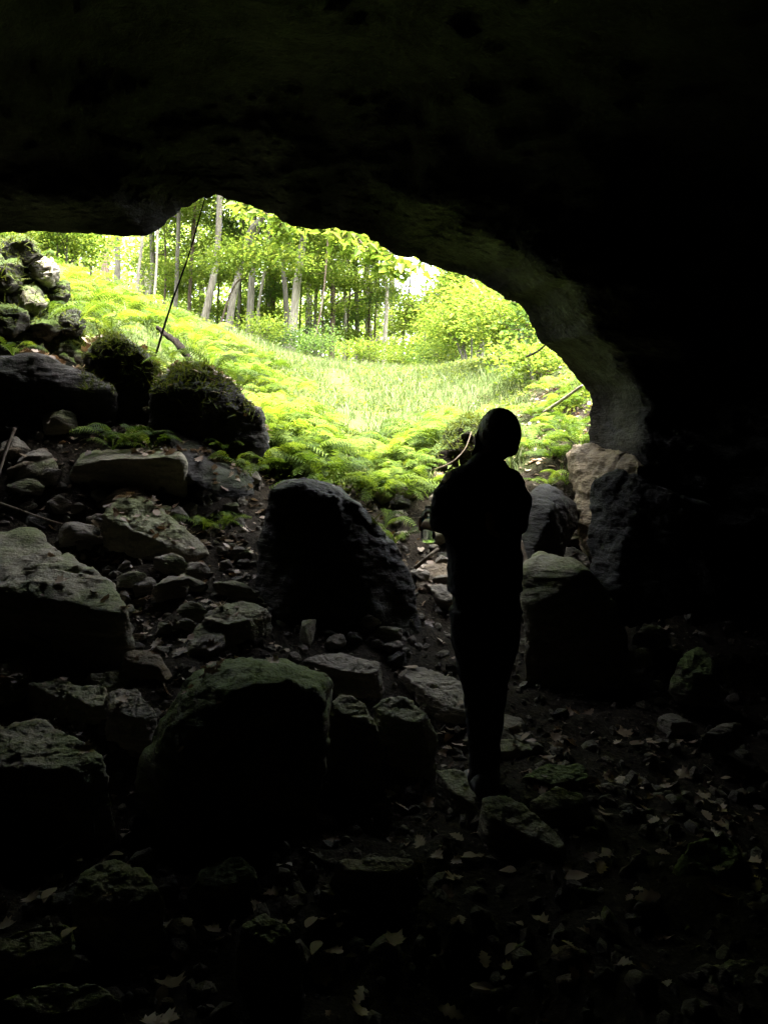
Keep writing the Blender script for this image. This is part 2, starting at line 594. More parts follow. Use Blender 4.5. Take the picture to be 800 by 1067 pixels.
# resample along the outline itself so that corners survive
NU = 520
seg = np.concatenate([[0], np.cumsum(np.linalg.norm(np.diff(np.vstack([Ld, Ld[:1]]), axis=0), axis=1))])
tt = np.linspace(0, seg[-1], NU, endpoint=False)
DU = np.stack([np.interp(tt, seg, np.append(Ld[:, k], Ld[0, k])) for k in range(3)], 1)
RU = np.interp(tt, seg, np.append(Lr, Lr[0]))
DU = sph(DU)
jit = fbm(np.stack([tt * 14, tt * 0, tt * 0], 1), 4, 5, 0.65) * 0.008 + np.round(fbm(np.stack([tt * 42, tt * 0, tt * 0 + 3], 1), 3, 6, 0.7) * 4) / 4 * 0.007
thu = np.arctan2(DU @ ev, DU @ eu)
alu = np.arccos(np.clip(DU @ ax, -1, 1)) + jit


def cave_radius(D):
    c = np.array([-0.3, 0.9, 0.9])
    h = np.array([3.9, 5.7, 2.62])
    lo = np.zeros(len(D))
    hi = np.full(len(D), 20.0)
    for _ in range(40):
        mid = (lo + hi) / 2
        q = np.abs((EYE + D * mid[:, None] - c) / h)
        ins = (q ** 3.2).sum(1) < 1
        lo = np.where(ins, mid, lo)
        hi = np.where(ins, hi, mid)
    return lo


NV = 110
vv = np.concatenate([[0.0], np.geomspace(0.004, 1.0, NV - 1)])
inner = []
for k, v in enumerate(vv):
    al = alu + (math.pi * 0.985 - alu) * v
    D = ax[None] * np.cos(al)[:, None] + (eu[None] * np.cos(thu)[:, None] + ev[None] * np.sin(thu)[:, None]) * np.sin(al)[:, None]
    r0 = cave_radius(D)
    w = sstep(0, math.radians(26), al - alu)
    r = RU * (1 - w) + r0 * w
    da = al - alu
    jamb = sstep(0, math.radians(4.2), da) * (1 - sstep(math.radians(6), math.radians(30), da))
    side = .018 + .08 * sstep(.2, .9, np.cos(thu)) * sstep(-.75, -.1, np.sin(thu))
    r = r * (1 - side * jamb)
    pt = EYE + D * r[:, None]
    amp = 0.035 + 0.15 * sstep(0, math.radians(7), al - alu)
    lay = fbm(pt * np.array([0.5, 0.5, 3.5]), 4, 40)
    n = fbm(pt * 0.75, 5, 31) * 1.2 + lay * 0.8 + np.abs(fbm(pt * 1.7, 4, 33)) * 0.7 + np.round(fbm(pt * np.array([2.2, 2.2, 5.0]), 4, 37) * 5) / 5 * .9
    r = r + amp * n
    inner.append(EYE + D * r[:, None])
inner = np.array(inner)
t_out = 0.1 + 1.9 * sstep(0.0, 0.14, vv)
Rr = inner - EYE
ln = np.linalg.norm(Rr, axis=2, keepdims=True)
outer = EYE + Rr * (1 + t_out[:, None, None] / ln)
outer[:, :, 2] += (sstep(0.0, 0.1, vv)[:, None]) * 0.5 * (Rr[:, :, 2] > 0)
Vs = np.concatenate([inner.reshape(-1, 3), outer.reshape(-1, 3)])
fs = []
j = np.arange(NU)
jn = (j + 1) % NU
off = NV * NU
for k in range(NV - 1):
    fs.append(np.stack([k * NU + j, (k + 1) * NU + j, (k + 1) * NU + jn, k * NU + jn], 1))
    fs.append(np.stack([off + k * NU + j, off + k * NU + jn, off + (k + 1) * NU + jn, off + (k + 1) * NU + j], 1))
fs.append(np.stack([j, jn, off + jn, off + j], 1))
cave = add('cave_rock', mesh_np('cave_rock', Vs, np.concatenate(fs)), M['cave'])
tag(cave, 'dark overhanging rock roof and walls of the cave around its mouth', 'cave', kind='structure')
# close the vault behind the viewer
bm = bmesh.new()
for base, k in ((0, NV - 1), (off, NV - 1)):
    bm.faces.new([bm.verts.new(Vs[base + k * NU + q]) for q in range(0, NU, 3)])
me2 = bpy.data.meshes.new('cave_back')
bm.to_mesh(me2)
bm.free()
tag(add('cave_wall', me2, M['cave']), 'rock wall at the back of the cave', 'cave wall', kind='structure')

# ------------------------------------------------------------------ rocks
_ico = {}


def ico(sub):
    if sub not in _ico:
        b = bmesh.new()
        bmesh.ops.create_icosphere(b, subdivisions=sub, radius=1)
        b.verts.ensure_lookup_table()
        v = np.array([x.co[:] for x in b.verts])
        f = np.array([[q.index for q in x.verts] for x in b.faces])
        b.free()
        _ico[sub] = (v, f)
    return _ico[sub]


def hull_planes(pts):
    b = bmesh.new()
    for p in pts:
        b.verts.new(tuple(p))
    bmesh.ops.convex_hull(b, input=b.verts)
    b.normal_update()
    fl = [f for f in b.faces]
    n = np.array([f.normal[:] for f in fl])
    d = np.array([f.normal.dot(f.verts[0].co) for f in fl])
    a = np.array([f.calc_area() for f in fl])
    b.free()
    keep = []
    for i in np.argsort(-a):
        if a[i] < 1e-7:
            continue
        if all(n[i] @ n[k] < 0.995 for k in keep):
            keep.append(i)
    return n[keep], d[keep]


def rock_geo(pts, sub=5, rough=0.03, seed=0, sharp=38, bed=0.5, freq=1.0, facets=9, cut=(.8, .97)):
    pts = np.asarray(pts, float)
    lo, hi = pts.min(0), pts.max(0)
    c = (lo + hi) / 2
    c = 0.5 * c + 0.5 * pts.mean(0)
    n, d = hull_planes(pts)
    rs = np.random.default_rng(seed + 1000)
    rn = rs.normal(size=(facets, 3))
    rn /= np.linalg.norm(rn, axis=1, keepdims=True) + 1e-9
    rn = rn[rn[:, 2] > -.6]
    sup = (pts @ rn.T).max(0) - rn @ c
    rd = rn @ c + sup * rs.uniform(cut[0], cut[1], len(rn))
    n, d = np.vstack([n, rn]), np.concatenate([d, rd])
    dd = np.maximum(d - n @ c, 1e-3)
    v, f = ico(sub)
    D = v * (hi - lo)[None] / 2
    D = D / np.linalg.norm(D, axis=1, keepdims=True)
    q = np.maximum(D @ n.T, 0) / dd[None]
    r = (q ** sharp).sum(1) ** (-1.0 / sharp)
    Vv = c + D * r[:, None]
    size = float(np.mean(hi - lo))
    for it in range(2):
        a, b2, c2 = Vv[f[:, 0]], Vv[f[:, 1]], Vv[f[:, 2]]
        fn = np.cross(b2 - a, c2 - a)
        vn = np.zeros_like(Vv)
        for k in range(3):
            np.add.at(vn, f[:, k], fn)
        vn /= np.linalg.norm(vn, axis=1, keepdims=True) + 1e-12
        if it == 0:
            s = freq / size
            big = fbm(Vv * 2.2 * s + seed, 3, seed)
            chip = fbm(Vv * 4.5 * s + seed * 3, 4, seed + 5)
            chip = np.round(chip * 5) / 5 * 0.65 + chip * 0.35
            lay = fbm(Vv * np.array([0.8, 0.8, 7.0]) * s + seed, 3, seed + 9)
            lay = np.round(lay * 4) / 4 * 0.6 + lay * 0.4
            crk = np.exp(-(fbm(Vv * 1.6 * s + seed * 7, 3, seed + 21) / .05) ** 2) * -.55
            Vv = Vv + vn * (size * rough * (crk + 1.3 * big + 1.1 * chip + bed * 1.2 * lay * (1 - np.abs(vn[:, 2])) ))[:, None]
        else:
            s = freq / size
            Vv = Vv + vn * (size * rough * 0.5 * fbm(Vv * np.array([16, 16, 26]) * s, 4, seed + 14, .6))[:, None]
    return Vv, f


def place_rock(name, pts, mat, label, cat='rock', group=None, **kw):
    V, f = rock_geo(pts, **kw)
    base = np.array([V[:, 0].mean(), V[:, 1].mean(), V[:, 2].min()])
    o = add(name, mesh_np(name, recentre(V, base), f), M[mat], None, base)
    tag(o, label, cat, group, 'thing')
    return o


def top_pts(poly, z0, h, a=0.2, b=0.0, flare=1.12, bulge=1.04):
    """top face seen in the photo laid on a tilted plane at height z0, body h deep below it"""
    cx, cy = np.mean(poly, axis=0)
    c = Pz(cx, cy, z0)
    T = []
    for px, py in poly:
        d = ray(px, py)
        k, m = d[0] / d[1], d[2] / d[1]
        yy = (z0 - a * c[1] - b * c[0] - EYE[2]) / (m - a - b * k)
        T.append(EYE + d * (yy / d[1]))
    T = np.array(T)
    lowc = T.mean(0)
    B = lowc + (T - lowc) * np.array([flare, flare, 0.6])
    B[:, 2] = lowc[2] - h + 0.4 * (B[:, 2] - lowc[2])
    mid = lowc + (T - lowc) * np.array([bulge, bulge, 1.0])
    mid[:, 2] -= 0.3 * h
    return np.vstack([T, mid, B])


def hero(name, pts, mat, label, cat='boulder', drop=0.0, **kw):
    W = np.array([P(*p) for p in pts])
    if drop:
        L = W.copy()
        L[:, 2] -= drop
        W = np.vstack([W, L])
    kw.setdefault('cut', (.9, .99))
    return place_rock(name, W, mat, label, cat, **kw)


# large boulders: measured outline points with their own distances, front and back
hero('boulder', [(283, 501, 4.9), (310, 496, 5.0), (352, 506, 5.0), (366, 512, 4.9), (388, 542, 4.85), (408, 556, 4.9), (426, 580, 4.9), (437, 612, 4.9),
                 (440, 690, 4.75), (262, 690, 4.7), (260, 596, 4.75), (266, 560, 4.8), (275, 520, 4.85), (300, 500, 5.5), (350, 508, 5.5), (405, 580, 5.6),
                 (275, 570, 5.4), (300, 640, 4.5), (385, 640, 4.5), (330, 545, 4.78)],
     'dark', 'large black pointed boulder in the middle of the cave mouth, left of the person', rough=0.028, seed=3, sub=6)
hero('boulder', [(136, 802, 3.1), (165, 747, 3.3), (200, 702, 3.45), (226, 684, 3.55), (262, 680, 3.6), (305, 690, 3.55), (343, 706, 3.5), (346, 760, 3.2),
                 (188, 802, 2.86), (212, 745, 2.9), (240, 712, 2.97), (285, 704, 3.02), (330, 716, 3.07), (342, 760, 3.07),
                 (340, 880, 3.08), (205, 890, 3.0), (165, 882, 2.98), (300, 692, 3.9)],
     'mossy', 'big rounded mossy boulder on the cave floor, lower left of centre', rough=0.035, seed=8, sub=6)
hero('boulder', [(545, 588, 4.6), (562, 575, 4.85), (597, 581, 4.8), (613, 592, 4.6), (640, 625, 4.6), (657, 660, 4.55), (655, 765, 4.35), (545, 775, 4.3),
                 (540, 640, 4.4), (560, 577, 5.3), (620, 600, 5.3), (590, 640, 4.42), (572, 618, 4.4)],
     'semi', 'large square boulder with pale green top just right of the person', rough=0.022, seed=12, sub=6, sharp=60)
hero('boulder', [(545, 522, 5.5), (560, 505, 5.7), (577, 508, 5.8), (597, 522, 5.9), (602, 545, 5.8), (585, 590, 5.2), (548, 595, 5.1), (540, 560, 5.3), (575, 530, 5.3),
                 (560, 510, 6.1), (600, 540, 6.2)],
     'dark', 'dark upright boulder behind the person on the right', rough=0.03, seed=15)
hero('boulder', [(596, 463, 6.3), (626, 462, 5.9), (660, 468, 5.6), (592, 492, 6.4), (600, 522, 6.1), (612, 548, 5.9), (618, 585, 5.7), (670, 600, 5.3), (672, 480, 5.3),
                 (600, 470, 6.9), (650, 470, 6.8), (620, 600, 6.0), (630, 490, 5.6)],
     'brown', 'tall tan rock block at the foot of the right cave wall', rough=0.045, seed=21, sub=6, sharp=70, facets=3, cut=(.95, .99), bed=1.4)
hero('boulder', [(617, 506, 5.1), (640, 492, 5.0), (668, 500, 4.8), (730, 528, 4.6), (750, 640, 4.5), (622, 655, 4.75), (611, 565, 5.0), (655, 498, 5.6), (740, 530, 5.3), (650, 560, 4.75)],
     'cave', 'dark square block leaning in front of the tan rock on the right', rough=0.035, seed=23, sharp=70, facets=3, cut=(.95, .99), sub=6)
hero('boulder', [(106, 536, 5.0), (114, 524, 5.15), (150, 514, 5.3), (166, 522, 5.25), (186, 551, 5.1), (224, 582, 5.0), (232, 645, 5.15), (112, 650, 5.1), (104, 560, 5.0),
                 (150, 516, 5.8), (215, 580, 5.6), (165, 562, 4.92), (185, 576, 4.92), (112, 540, 4.95)],
     'semi', 'angular boulder with a peaked top below the flat ferny block', rough=0.035, seed=27, sub=6)
hero('boulder', [(76, 484, 5.4), (90, 481, 5.36), (150, 478, 5.36), (190, 476, 5.36), (196, 482, 5.45), (194, 522, 5.6), (182, 532, 5.65), (88, 532, 5.65), (74, 500, 5.55),
                 (95, 462, 6.1), (188, 460, 6.1), (190, 500, 6.0)],
     'semi', 'flat topped block with bright ferns growing along its back edge', rough=0.022, seed=31, sub=6)
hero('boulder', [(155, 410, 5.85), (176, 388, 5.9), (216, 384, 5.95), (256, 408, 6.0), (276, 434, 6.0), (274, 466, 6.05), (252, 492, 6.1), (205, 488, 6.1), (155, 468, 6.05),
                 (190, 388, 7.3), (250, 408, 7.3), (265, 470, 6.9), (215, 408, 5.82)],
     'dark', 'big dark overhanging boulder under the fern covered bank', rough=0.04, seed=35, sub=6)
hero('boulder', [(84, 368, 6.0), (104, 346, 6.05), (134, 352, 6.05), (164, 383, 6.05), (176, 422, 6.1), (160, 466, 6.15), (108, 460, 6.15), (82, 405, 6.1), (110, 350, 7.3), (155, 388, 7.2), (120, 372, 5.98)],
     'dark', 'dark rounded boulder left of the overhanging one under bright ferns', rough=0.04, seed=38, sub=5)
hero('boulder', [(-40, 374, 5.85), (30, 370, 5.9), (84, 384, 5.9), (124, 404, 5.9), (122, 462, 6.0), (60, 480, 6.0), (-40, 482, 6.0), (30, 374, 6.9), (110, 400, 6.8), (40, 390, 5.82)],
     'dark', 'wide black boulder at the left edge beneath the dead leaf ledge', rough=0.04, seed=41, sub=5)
hero('boulder', [(-30, 256, 7.1), (8, 244, 7.3), (34, 250, 7.2), (54, 274, 7.0), (48, 294, 6.6), (25, 300, 6.5), (-30, 300, 6.5), (18, 258, 6.85), (0, 275, 6.7)],
     'verdant', 'moss capped grey boulder at the top left under the cave roof', rough=0.075, seed=44, sharp=30, drop=.15, facets=8, cut=(.8, .97))
hero('boulder', [(-30, 300, 6.9), (20, 297, 7.0), (38, 308, 6.9), (44, 336, 6.6), (30, 362, 6.2), (-30, 362, 6.2), (10, 330, 6.45)],
     'verdant', 'pale mossy boulder at the left edge below the moss capped one', rough=0.075, seed=46, sharp=30, drop=.15, facets=8, cut=(.8, .97))
hero('boulder', [(46, 326, 6.7), (62, 314, 6.9), (78, 322, 6.8), (96, 346, 6.5), (90, 364, 6.3), (50, 364, 6.3), (66, 330, 6.55)],
     'verdant', 'small dark mossy mound with fern fronds in front of it', rough=0.08, seed=48, sharp=26, drop=.15, facets=6, cut=(.8, .97))
for cx_, cy_, rx_, ry_, Y_, mt_, lab_ in [
    (22, 263, 20, 15, 6.25, 'verdant', 'dark mossy rock right under the roof at the top left corner of the mouth'),
    (46, 283, 15, 13, 6.4, 'bare', 'grey flat faced rock tilted in the mossy pile at the top left'),
    (4, 288, 22, 16, 6.1, 'verdant', 'shadowed mossy rock at the left edge, second below the roof'),
    (30, 312, 17, 13, 6.25, 'mossy', 'weathered green brown rock in the middle of the mossy pile at the far left'),
    (62, 305, 12, 11, 6.6, 'verdant', 'small green mossy rock on the outer edge of the far left pile'),
    (8, 334, 20, 15, 6.0, 'verdant', 'dark mossy rock at the left edge above the wide black boulder'),
    (46, 342, 14, 12, 6.2, 'verdant', 'small round moss covered rock behind the ladder like ferns'),
    (74, 338, 13, 14, 6.3, 'dark', 'dark rock between the mossy pile and the dark rounded boulder'),
]:
    rj = random.Random(int(cx_ * 7 + cy_))
    rx_, ry_ = rx_ * 1.3, ry_ * 1.3
    hero('rock', [(cx_ + rx_ * math.cos(t_) * k_ * rj.uniform(.65, 1.2), cy_ + ry_ * math.sin(t_) * k_ * rj.uniform(.65, 1.2), Y_ + dy_) for t_ in (0.3, 1.2, 2.2, 3.3, 4.2, 5.2) for k_, dy_ in ((1.0, .22), (.72, .02), (.8, .5))],
         mt_, lab_, 'rock', rough=.065, seed=int(cx_ * 3 + cy_), facets=12, cut=(.7, .95), sharp=50, sub=5)
hero('slab', [(170, 437, 6.0), (186, 443, 6.0), (214, 466, 5.9), (240, 480, 5.85), (266, 496, 5.8), (268, 520, 5.5), (230, 522, 5.4), (185, 490, 5.5), (176, 460, 5.7), (240, 482, 6.3)],
     'dark', 'sloping rock slab under the big overhanging boulder', 'slab', rough=0.03, seed=51)
hero('boulder', [(432, 592, 5.6), (450, 585, 5.8), (470, 586, 5.7), (472, 620, 5.4), (434, 618, 5.4), (452, 590, 6.1)],
     'brown', 'brown rock with a pale stick across it, left of the person', 'rock', rough=0.04, seed=54, sub=4)
hero('boulder', [(393, 522, 6.6), (410, 508, 6.7), (430, 512, 6.7), (434, 540, 6.5), (396, 545, 6.4), (412, 510, 7.0)],
     'verdant', 'small round boulder fully covered in bright green moss', 'rock', rough=0.05, seed=55, sub=5)
hero('boulder', [(448, 474, 7.0), (466, 446, 7.1), (486, 432, 7.2), (512, 442, 7.2), (524, 490, 7.0), (455, 510, 7.05), (444, 492, 7.0), (490, 436, 8.2), (450, 470, 7.9), (484, 445, 6.85)],
     'earth', 'dark undercut earth mound with roots behind the head of the person', 'mound', rough=0.07, seed=57)

TOPS = [  # name, material, label, outline of the lit top, height, body depth, tilt a, tilt b
    ('slab', 'semi', 'long pale tilted slab at the left edge below the stick', [(-70, 560), (0, 556), (40, 547), (76, 585), (130, 620), (136, 632), (120, 637), (90, 631), (60, 625), (0, 612), (-70, 602)], .78, .45, .3, 0.0),
    ('slab', 'semi', 'pale green lichened slab at the lower left edge', [(-40, 765), (0, 752), (40, 747), (80, 768), (113, 795), (100, 804), (50, 797), (0, 796), (-40, 797)], .3, .4, .25, 0),
    ('rock', 'bare', 'pale square block, rightmost of the row in front of mossy boulder', [(112, 716), (140, 715), (161, 740), (151, 749), (113, 739)], .36, .25, .35, 0),
    ('rock', 'semi', 'greenish flat rock touching the left side of the pale square block', [(76, 712), (110, 714), (110, 735), (95, 736), (70, 722)], .35, .22, .35, 0),
    ('rock', 'semi', 'long dark flat rock, leftmost of the row above the lichened slab', [(30, 709), (60, 706), (92, 726), (85, 735), (55, 724)], .34, .22, .3, 0),
    ('rock', 'semi', 'thin grey slab standing behind the pale square block', [(94, 702), (128, 697), (133, 709), (118, 716), (100, 713)], .37, .12, .35, 0),
    ('rock', 'brown', 'small brown block lying left of the mossy boulder', [(134, 677), (158, 677), (172, 687), (167, 695), (132, 689)], .46, .12, .3, 0),
    ('rock', 'brown', 'flat brown stone at the left edge under the long slab', [(-15, 674), (10, 664), (34, 663), (36, 669), (0, 680)], .47, .08, .25, 0),
    ('rock', 'semi', 'rounded olive rock at the left edge under the brown stone', [(-25, 700), (5, 690), (28, 690), (33, 702), (5, 716), (-25, 716)], .38, .16, .3, 0),
    ('rock', 'mossy', 'small dark mossy rock with a leaf behind it, above long flat rock', [(54, 702), (70, 692), (84, 693), (83, 703), (66, 713)], .38, .12, .35, 0),
    ('slab', 'bare', 'wide dark flagstone lying under the broken twig at left', [(36, 670), (90, 671), (104, 682), (42, 686)], .4, .06, .15, 0),
    ('rock', 'semi', 'smooth oval stone lying on another stone above the mossy boulder', [(213, 645), (235, 628), (268, 627), (281, 634), (262, 645), (235, 650)], .6, .13, .25, 0),
    ('rock', 'semi', 'split stone below the smooth oval stone', [(196, 664), (210, 650), (236, 647), (239, 658), (215, 669), (200, 673)], .52, .2, .35, 0),
    ('boulder', 'semi', 'pale rounded boulder between the mossy boulder and the person', [(389, 736), (405, 724), (430, 722), (446, 740), (441, 753), (415, 747), (394, 744)], .28, .35, .4, 0),
    ('boulder', 'semi', 'dark narrow boulder between mossy boulder and pale rounded boulder', [(345, 728), (358, 717), (376, 724), (392, 752), (376, 752), (350, 744)], .32, .42, .4, 0),
    ('slab', 'bare', 'pale grey flat slab lying left of the legs of the person', [(415, 698), (440, 695), (487, 712), (487, 740), (465, 735), (440, 718)], .22, .12, .2, 0),
    ('slab', 'bare', 'thin flat slab in the dark below the large black boulder', [(313, 686), (350, 680), (396, 690), (393, 701), (355, 698)], .36, .15, .2, 0),
    ('slab', 'semi', 'steep broken slab under the left shoe of the person', [(455, 803), (482, 800), (493, 826), (503, 846), (470, 822)], .09, .3, .3, 0),
    ('slab', 'semi', 'long pointed slab lying in front of the shoes', [(505, 830), (535, 831), (590, 876), (590, 886), (540, 864), (512, 850)], .11, .25, .25, 0),
    ('rock', 'semi', 'triangular greenish rock right of the shoes', [(552, 832), (580, 821), (614, 829), (601, 841), (570, 843)], .13, .22, .3, 0),
    ('rock', 'bare', 'thin slab lying crosswise right of the calves', [(518, 758), (524, 743), (544, 748), (541, 763)], .1, .08, .3, 0),
    ('slab', 'semi', 'narrow flat rock just behind the shoes of the person', [(508, 778), (520, 770), (556, 772), (558, 780), (530, 784)], .08, .08, .2, 0),
    ('rock', 'mossy', 'low rough mossy rock behind the triangular rock', [(545, 805), (565, 796), (606, 797), (614, 810), (575, 816)], .1, .2, .15, 0),
    ('slab', 'brown', 'small tan slab wedged against the tan block, upper of three', [(581, 562), (597, 541), (603, 545), (601, 558)], .85, .06, .4, 0),
    ('slab', 'brown', 'small reddish slab, middle of three below the tan block', [(583, 548), (603, 556), (600, 567), (581, 562)], .8, .05, .4, 0),
    ('slab', 'bare', 'small pale slab, lowest of three below the tan block', [(586, 567), (602, 571), (612, 580), (606, 584), (588, 576)], .72, .08, .4, 0),
    ('rock', 'bare', 'small stone at the end of the flat ferny block', [(192, 484), (206, 482), (216, 490), (212, 497), (194, 498)], 1.15, .2, .4, 0),
    ('slab', 'brown', 'thin leaf strewn slab on top of the flat ferny block', [(40, 462), (100, 458), (112, 466), (80, 474), (44, 474)], 1.42, .12, .2, 0),
    ('rock', 'bare', 'flat grey stone left of the leaf strewn slab', [(10, 482), (30, 468), (42, 468), (40, 482), (18, 490)], 1.3, .12, .4, 0),
    ('rock', 'semi', 'dim dark rock among leaves in the lower left', [(76, 930), (88, 900), (112, 890), (150, 900), (166, 930), (130, 950)], .12, .3, .4, 0),
    ('rock', 'semi', 'low rock with a straight edge at the left, near the bottom', [(-15, 985), (40, 964), (75, 964), (74, 985), (20, 996)], .06, .25, .3, 0),
    ('rock', 'semi', 'wide flat rock in the bottom left corner', [(-10, 1045), (50, 1023), (112, 1022), (126, 1045), (60, 1058)], .02, .25, .3, 0),
    ('rock', 'semi', 'dark pointed rock beside a pale leaf in the lower centre', [(250, 962), (275, 952), (300, 965), (312, 985), (280, 985)], .1, .2, .4, 0),
    ('slab', 'bare', 'flat dark slab lying in the lower centre floor', [(346, 895), (385, 889), (430, 896), (425, 908), (352, 906)], .09, .16, .25, 0),
    ('rock', 'mossy', 'low mossy rock beneath the big mossy boulder', [(200, 912), (225, 896), (262, 892), (268, 915), (222, 925)], .05, .25, .3, 0),
    ('boulder', 'mossy', 'dim mossy boulder in the dark lower right', [(700, 905), (722, 880), (755, 866), (772, 886), (765, 905), (720, 915)], .1, .4, .5, 0),
    ('boulder', 'mossy', 'dim upright mossy rock on the right, far from the person', [(704, 690), (726, 672), (744, 684), (742, 704), (714, 700)], .33, .2, .5, 0),
    ('slab', 'bare', 'thin slab in the dark on the right below the upright mossy rock', [(733, 764), (752, 751), (772, 752), (762, 763)], .18, .1, .25, 0),
    ('rock', 'bare', 'narrow grey stone left of the thin dark slab on the right', [(688, 744), (705, 744), (722, 752), (700, 753)], .12, .1, .25, 0),
    ('rock', 'semi', 'rounded stone beside the square boulder on its right side', [(664, 656), (680, 650), (694, 655), (684, 664)], .36, .14, .4, 0),
    ('rock', 'bare', 'flat stone in front of the rounded stone on the right', [(655, 678), (668, 674), (676, 680), (662, 684)], .3, .12, .3, 0),
    ('rock', 'semi', 'dark flat rock near the bottom right corner', [(720, 1010), (760, 995), (810, 1000), (810, 1030), (745, 1030)], .05, .25, .3, 0),
    ('rock', 'semi', 'dim flat rock right of centre near the bottom', [(610, 940), (640, 926), (690, 932), (690, 950), (640, 956)], .0, .2, .25, 0),
    ('rock', 'semi', 'small dim rock left of the dim mossy boulder', [(675, 862), (700, 848), (718, 856), (704, 868)], .02, .15, .3, 0),
]
for i, (nm, mt, lab, poly, z0, h, a, b) in enumerate(TOPS):
    big = max(p[0] for p in poly) - min(p[0] for p in poly)
    soft = nm == 'boulder' or big < 45
    if nm == 'rock' and big < 60:
        h *= .7
    place_rock(nm, top_pts(poly, z0, h, a, b, 1.45 if soft else 1.2, 1.22 if soft else 1.1), mt, lab, 'slab' if nm == 'slab' else ('boulder' if nm == 'boulder' else 'rock'),
               rough=0.034 if nm == 'slab' else 0.042, seed=60 + 3 * i, sub=6 if big > 45 else 5, sharp=34, bed=0.8, facets=10, cut=(.84, .97))

# loose stones: a few shared shapes, each stone an object of its own
stone_meshes = []
for k in range(8):
    r = np.random.default_rng(200 + k)
    pts = r.normal(size=(11, 3))
    pts /= np.linalg.norm(pts, axis=1, keepdims=True)
    pts *= np.array([1.0, 0.8, 0.42 + 0.25 * r.random()]) * 0.5
    Vv, f = rock_geo(pts, sub=4, rough=0.045, seed=300 + k, sharp=30)
    me = mesh_np('stone', Vv, f)
    me.materials.append(M[['bare', 'semi', 'brown', 'bare', 'dark', 'bare', 'semi', 'bare'][k]])
    stone_meshes.append(me)
ZONES = [
    ('small loose stone in the rubble around the row of blocks at left', 'stones around the row of blocks', [(0, 660), (190, 660), (180, 700), (0, 745)], 30, (.07, .24)),
    ('small angular stone on the floor left of the shoes', 'stones left of the shoes', [(385, 750), (485, 740), (480, 800), (440, 890), (380, 890)], 28, (.03, .11)),
    ('small dim stone on the floor right of the square boulder', 'stones right of the square boulder', [(655, 640), (760, 650), (770, 760), (660, 760)], 20, (.04, .14)),
    ('small stone lying between leaves in the dark foreground', 'stones in the dark foreground', [(20, 890), (420, 900), (560, 920), (790, 870), (800, 1060), (0, 1060)], 48, (.04, .16)),
    ('small stone in the gap between the person and the tan block', 'stones in the gap behind the person', [(550, 580), (612, 560), (612, 590), (560, 600)], 8, (.05, .12)),
    ('small broken rock between the angular and the large black boulder', 'rocks between the two boulders', [(195, 520), (262, 515), (262, 590), (225, 590)], 16, (.06, .18)),
    ('broken rock in the gully left of the person', 'rocks in the gully', [(385, 500), (462, 500), (470, 640), (430, 640)], 36, (.08, .34)),
    ('broken rock on the steep rubble between the left boulders', 'rocks on the left rubble slope', [(0, 420), (150, 440), (262, 490), (262, 600), (140, 650), (0, 545)], 66, (.13, .42)),
    ('rough rock in the shadow below the large black boulder', 'rocks below the black boulder', [(180, 610), (440, 650), (420, 700), (200, 690)], 30, (.1, .32)),
    ('small dim stone on the floor right of the shoes', 'stones right of the shoes', [(560, 770), (800, 770), (800, 860), (620, 860)], 12, (.03, .12)),
]


def in_poly(px, py, poly):
    c = False
    n = len(poly)
    for i in range(n):
        x1, y1 = poly[i]
        x2, y2 = poly[(i + 1) % n]
        if (y1 > py) != (y2 > py) and px < (x2 - x1) * (py - y1) / (y2 - y1) + x1:
            c = not c
    return c


def hit_ground(px, py):
    """march the sight line of a measured point down to the terrain"""
    d = ray(px, py)
    d = d / d[1]
    t = np.linspace(1.5, 26, 260)
    q = EYE + d * t[:, None]
    below = q[:, 2] < ground_z(q[:, 0], q[:, 1])
    if not below.any():
        return None
    return q[np.argmax(below)]


def sample_zone(poly, n, r):
    xs_ = [p[0] for p in poly]
    ys_ = [p[1] for p in poly]
    out = []
    while len(out) < n:
        px, py = r.uniform(min(xs_), max(xs_)), r.uniform(min(ys_), max(ys_))
        if in_poly(px, py, poly):
            q = hit_ground(px, py)
            if q is not None:
                out.append(q)
    return out


rr = random.Random(5)
for lab, grp, poly, n, (s0, s1) in ZONES:
    for q in sample_zone(poly, n, rr):
        s = s0 + (s1 - s0) * rr.random() ** 2
        o = bpy.data.objects.new('stone', rr.choice(stone_meshes))
        col.objects.link(o)
        x, y = q[0], q[1]
        o.location = (x, y, gz(x, y) + 0.12 * s)
        o.rotation_euler = (rr.uniform(-.35, .35), rr.uniform(-.35, .35), rr.uniform(0, 6.3))
        o.scale = (s, s * rr.uniform(.7, 1.1), s * rr.uniform(.7, 1.2))
        tag(o, lab, 'stone', grp)

# gravel: fine chips over the cave floor, nobody could count them
gv, gf = ico(1)
allv, allf = [], []
g_n = 9000
gx = rng.uniform(-3.3, 3.3, g_n)
gy = 1.6 + 5.0 * rng.random(g_n) ** 1.3
gzv = ground_z(gx, gy)
for k in range(g_n):
    s = 0.008 + 0.045 * rng.random() ** 4
    A = rng.normal(size=(3, 3))
    Q, _ = np.linalg.qr(A)
    vvv = (gv * (1 + 0.35 * (rng.random((len(gv), 1)) - 0.5)) * np.array([1, .75, .5]) * s) @ Q.T + np.array([gx[k], gy[k], gzv[k] + .2 * s])
    allf.append(gf + len(gv) * k)
    allv.append(vvv)
tag(add('gravel', mesh_np('gravel', np.vstack(allv), np.vstack(allf), False), M['chips']), 'fine stone chips scattered over the cave floor', 'gravel', kind='stuff')

# ------------------------------------------------------------------ leaves


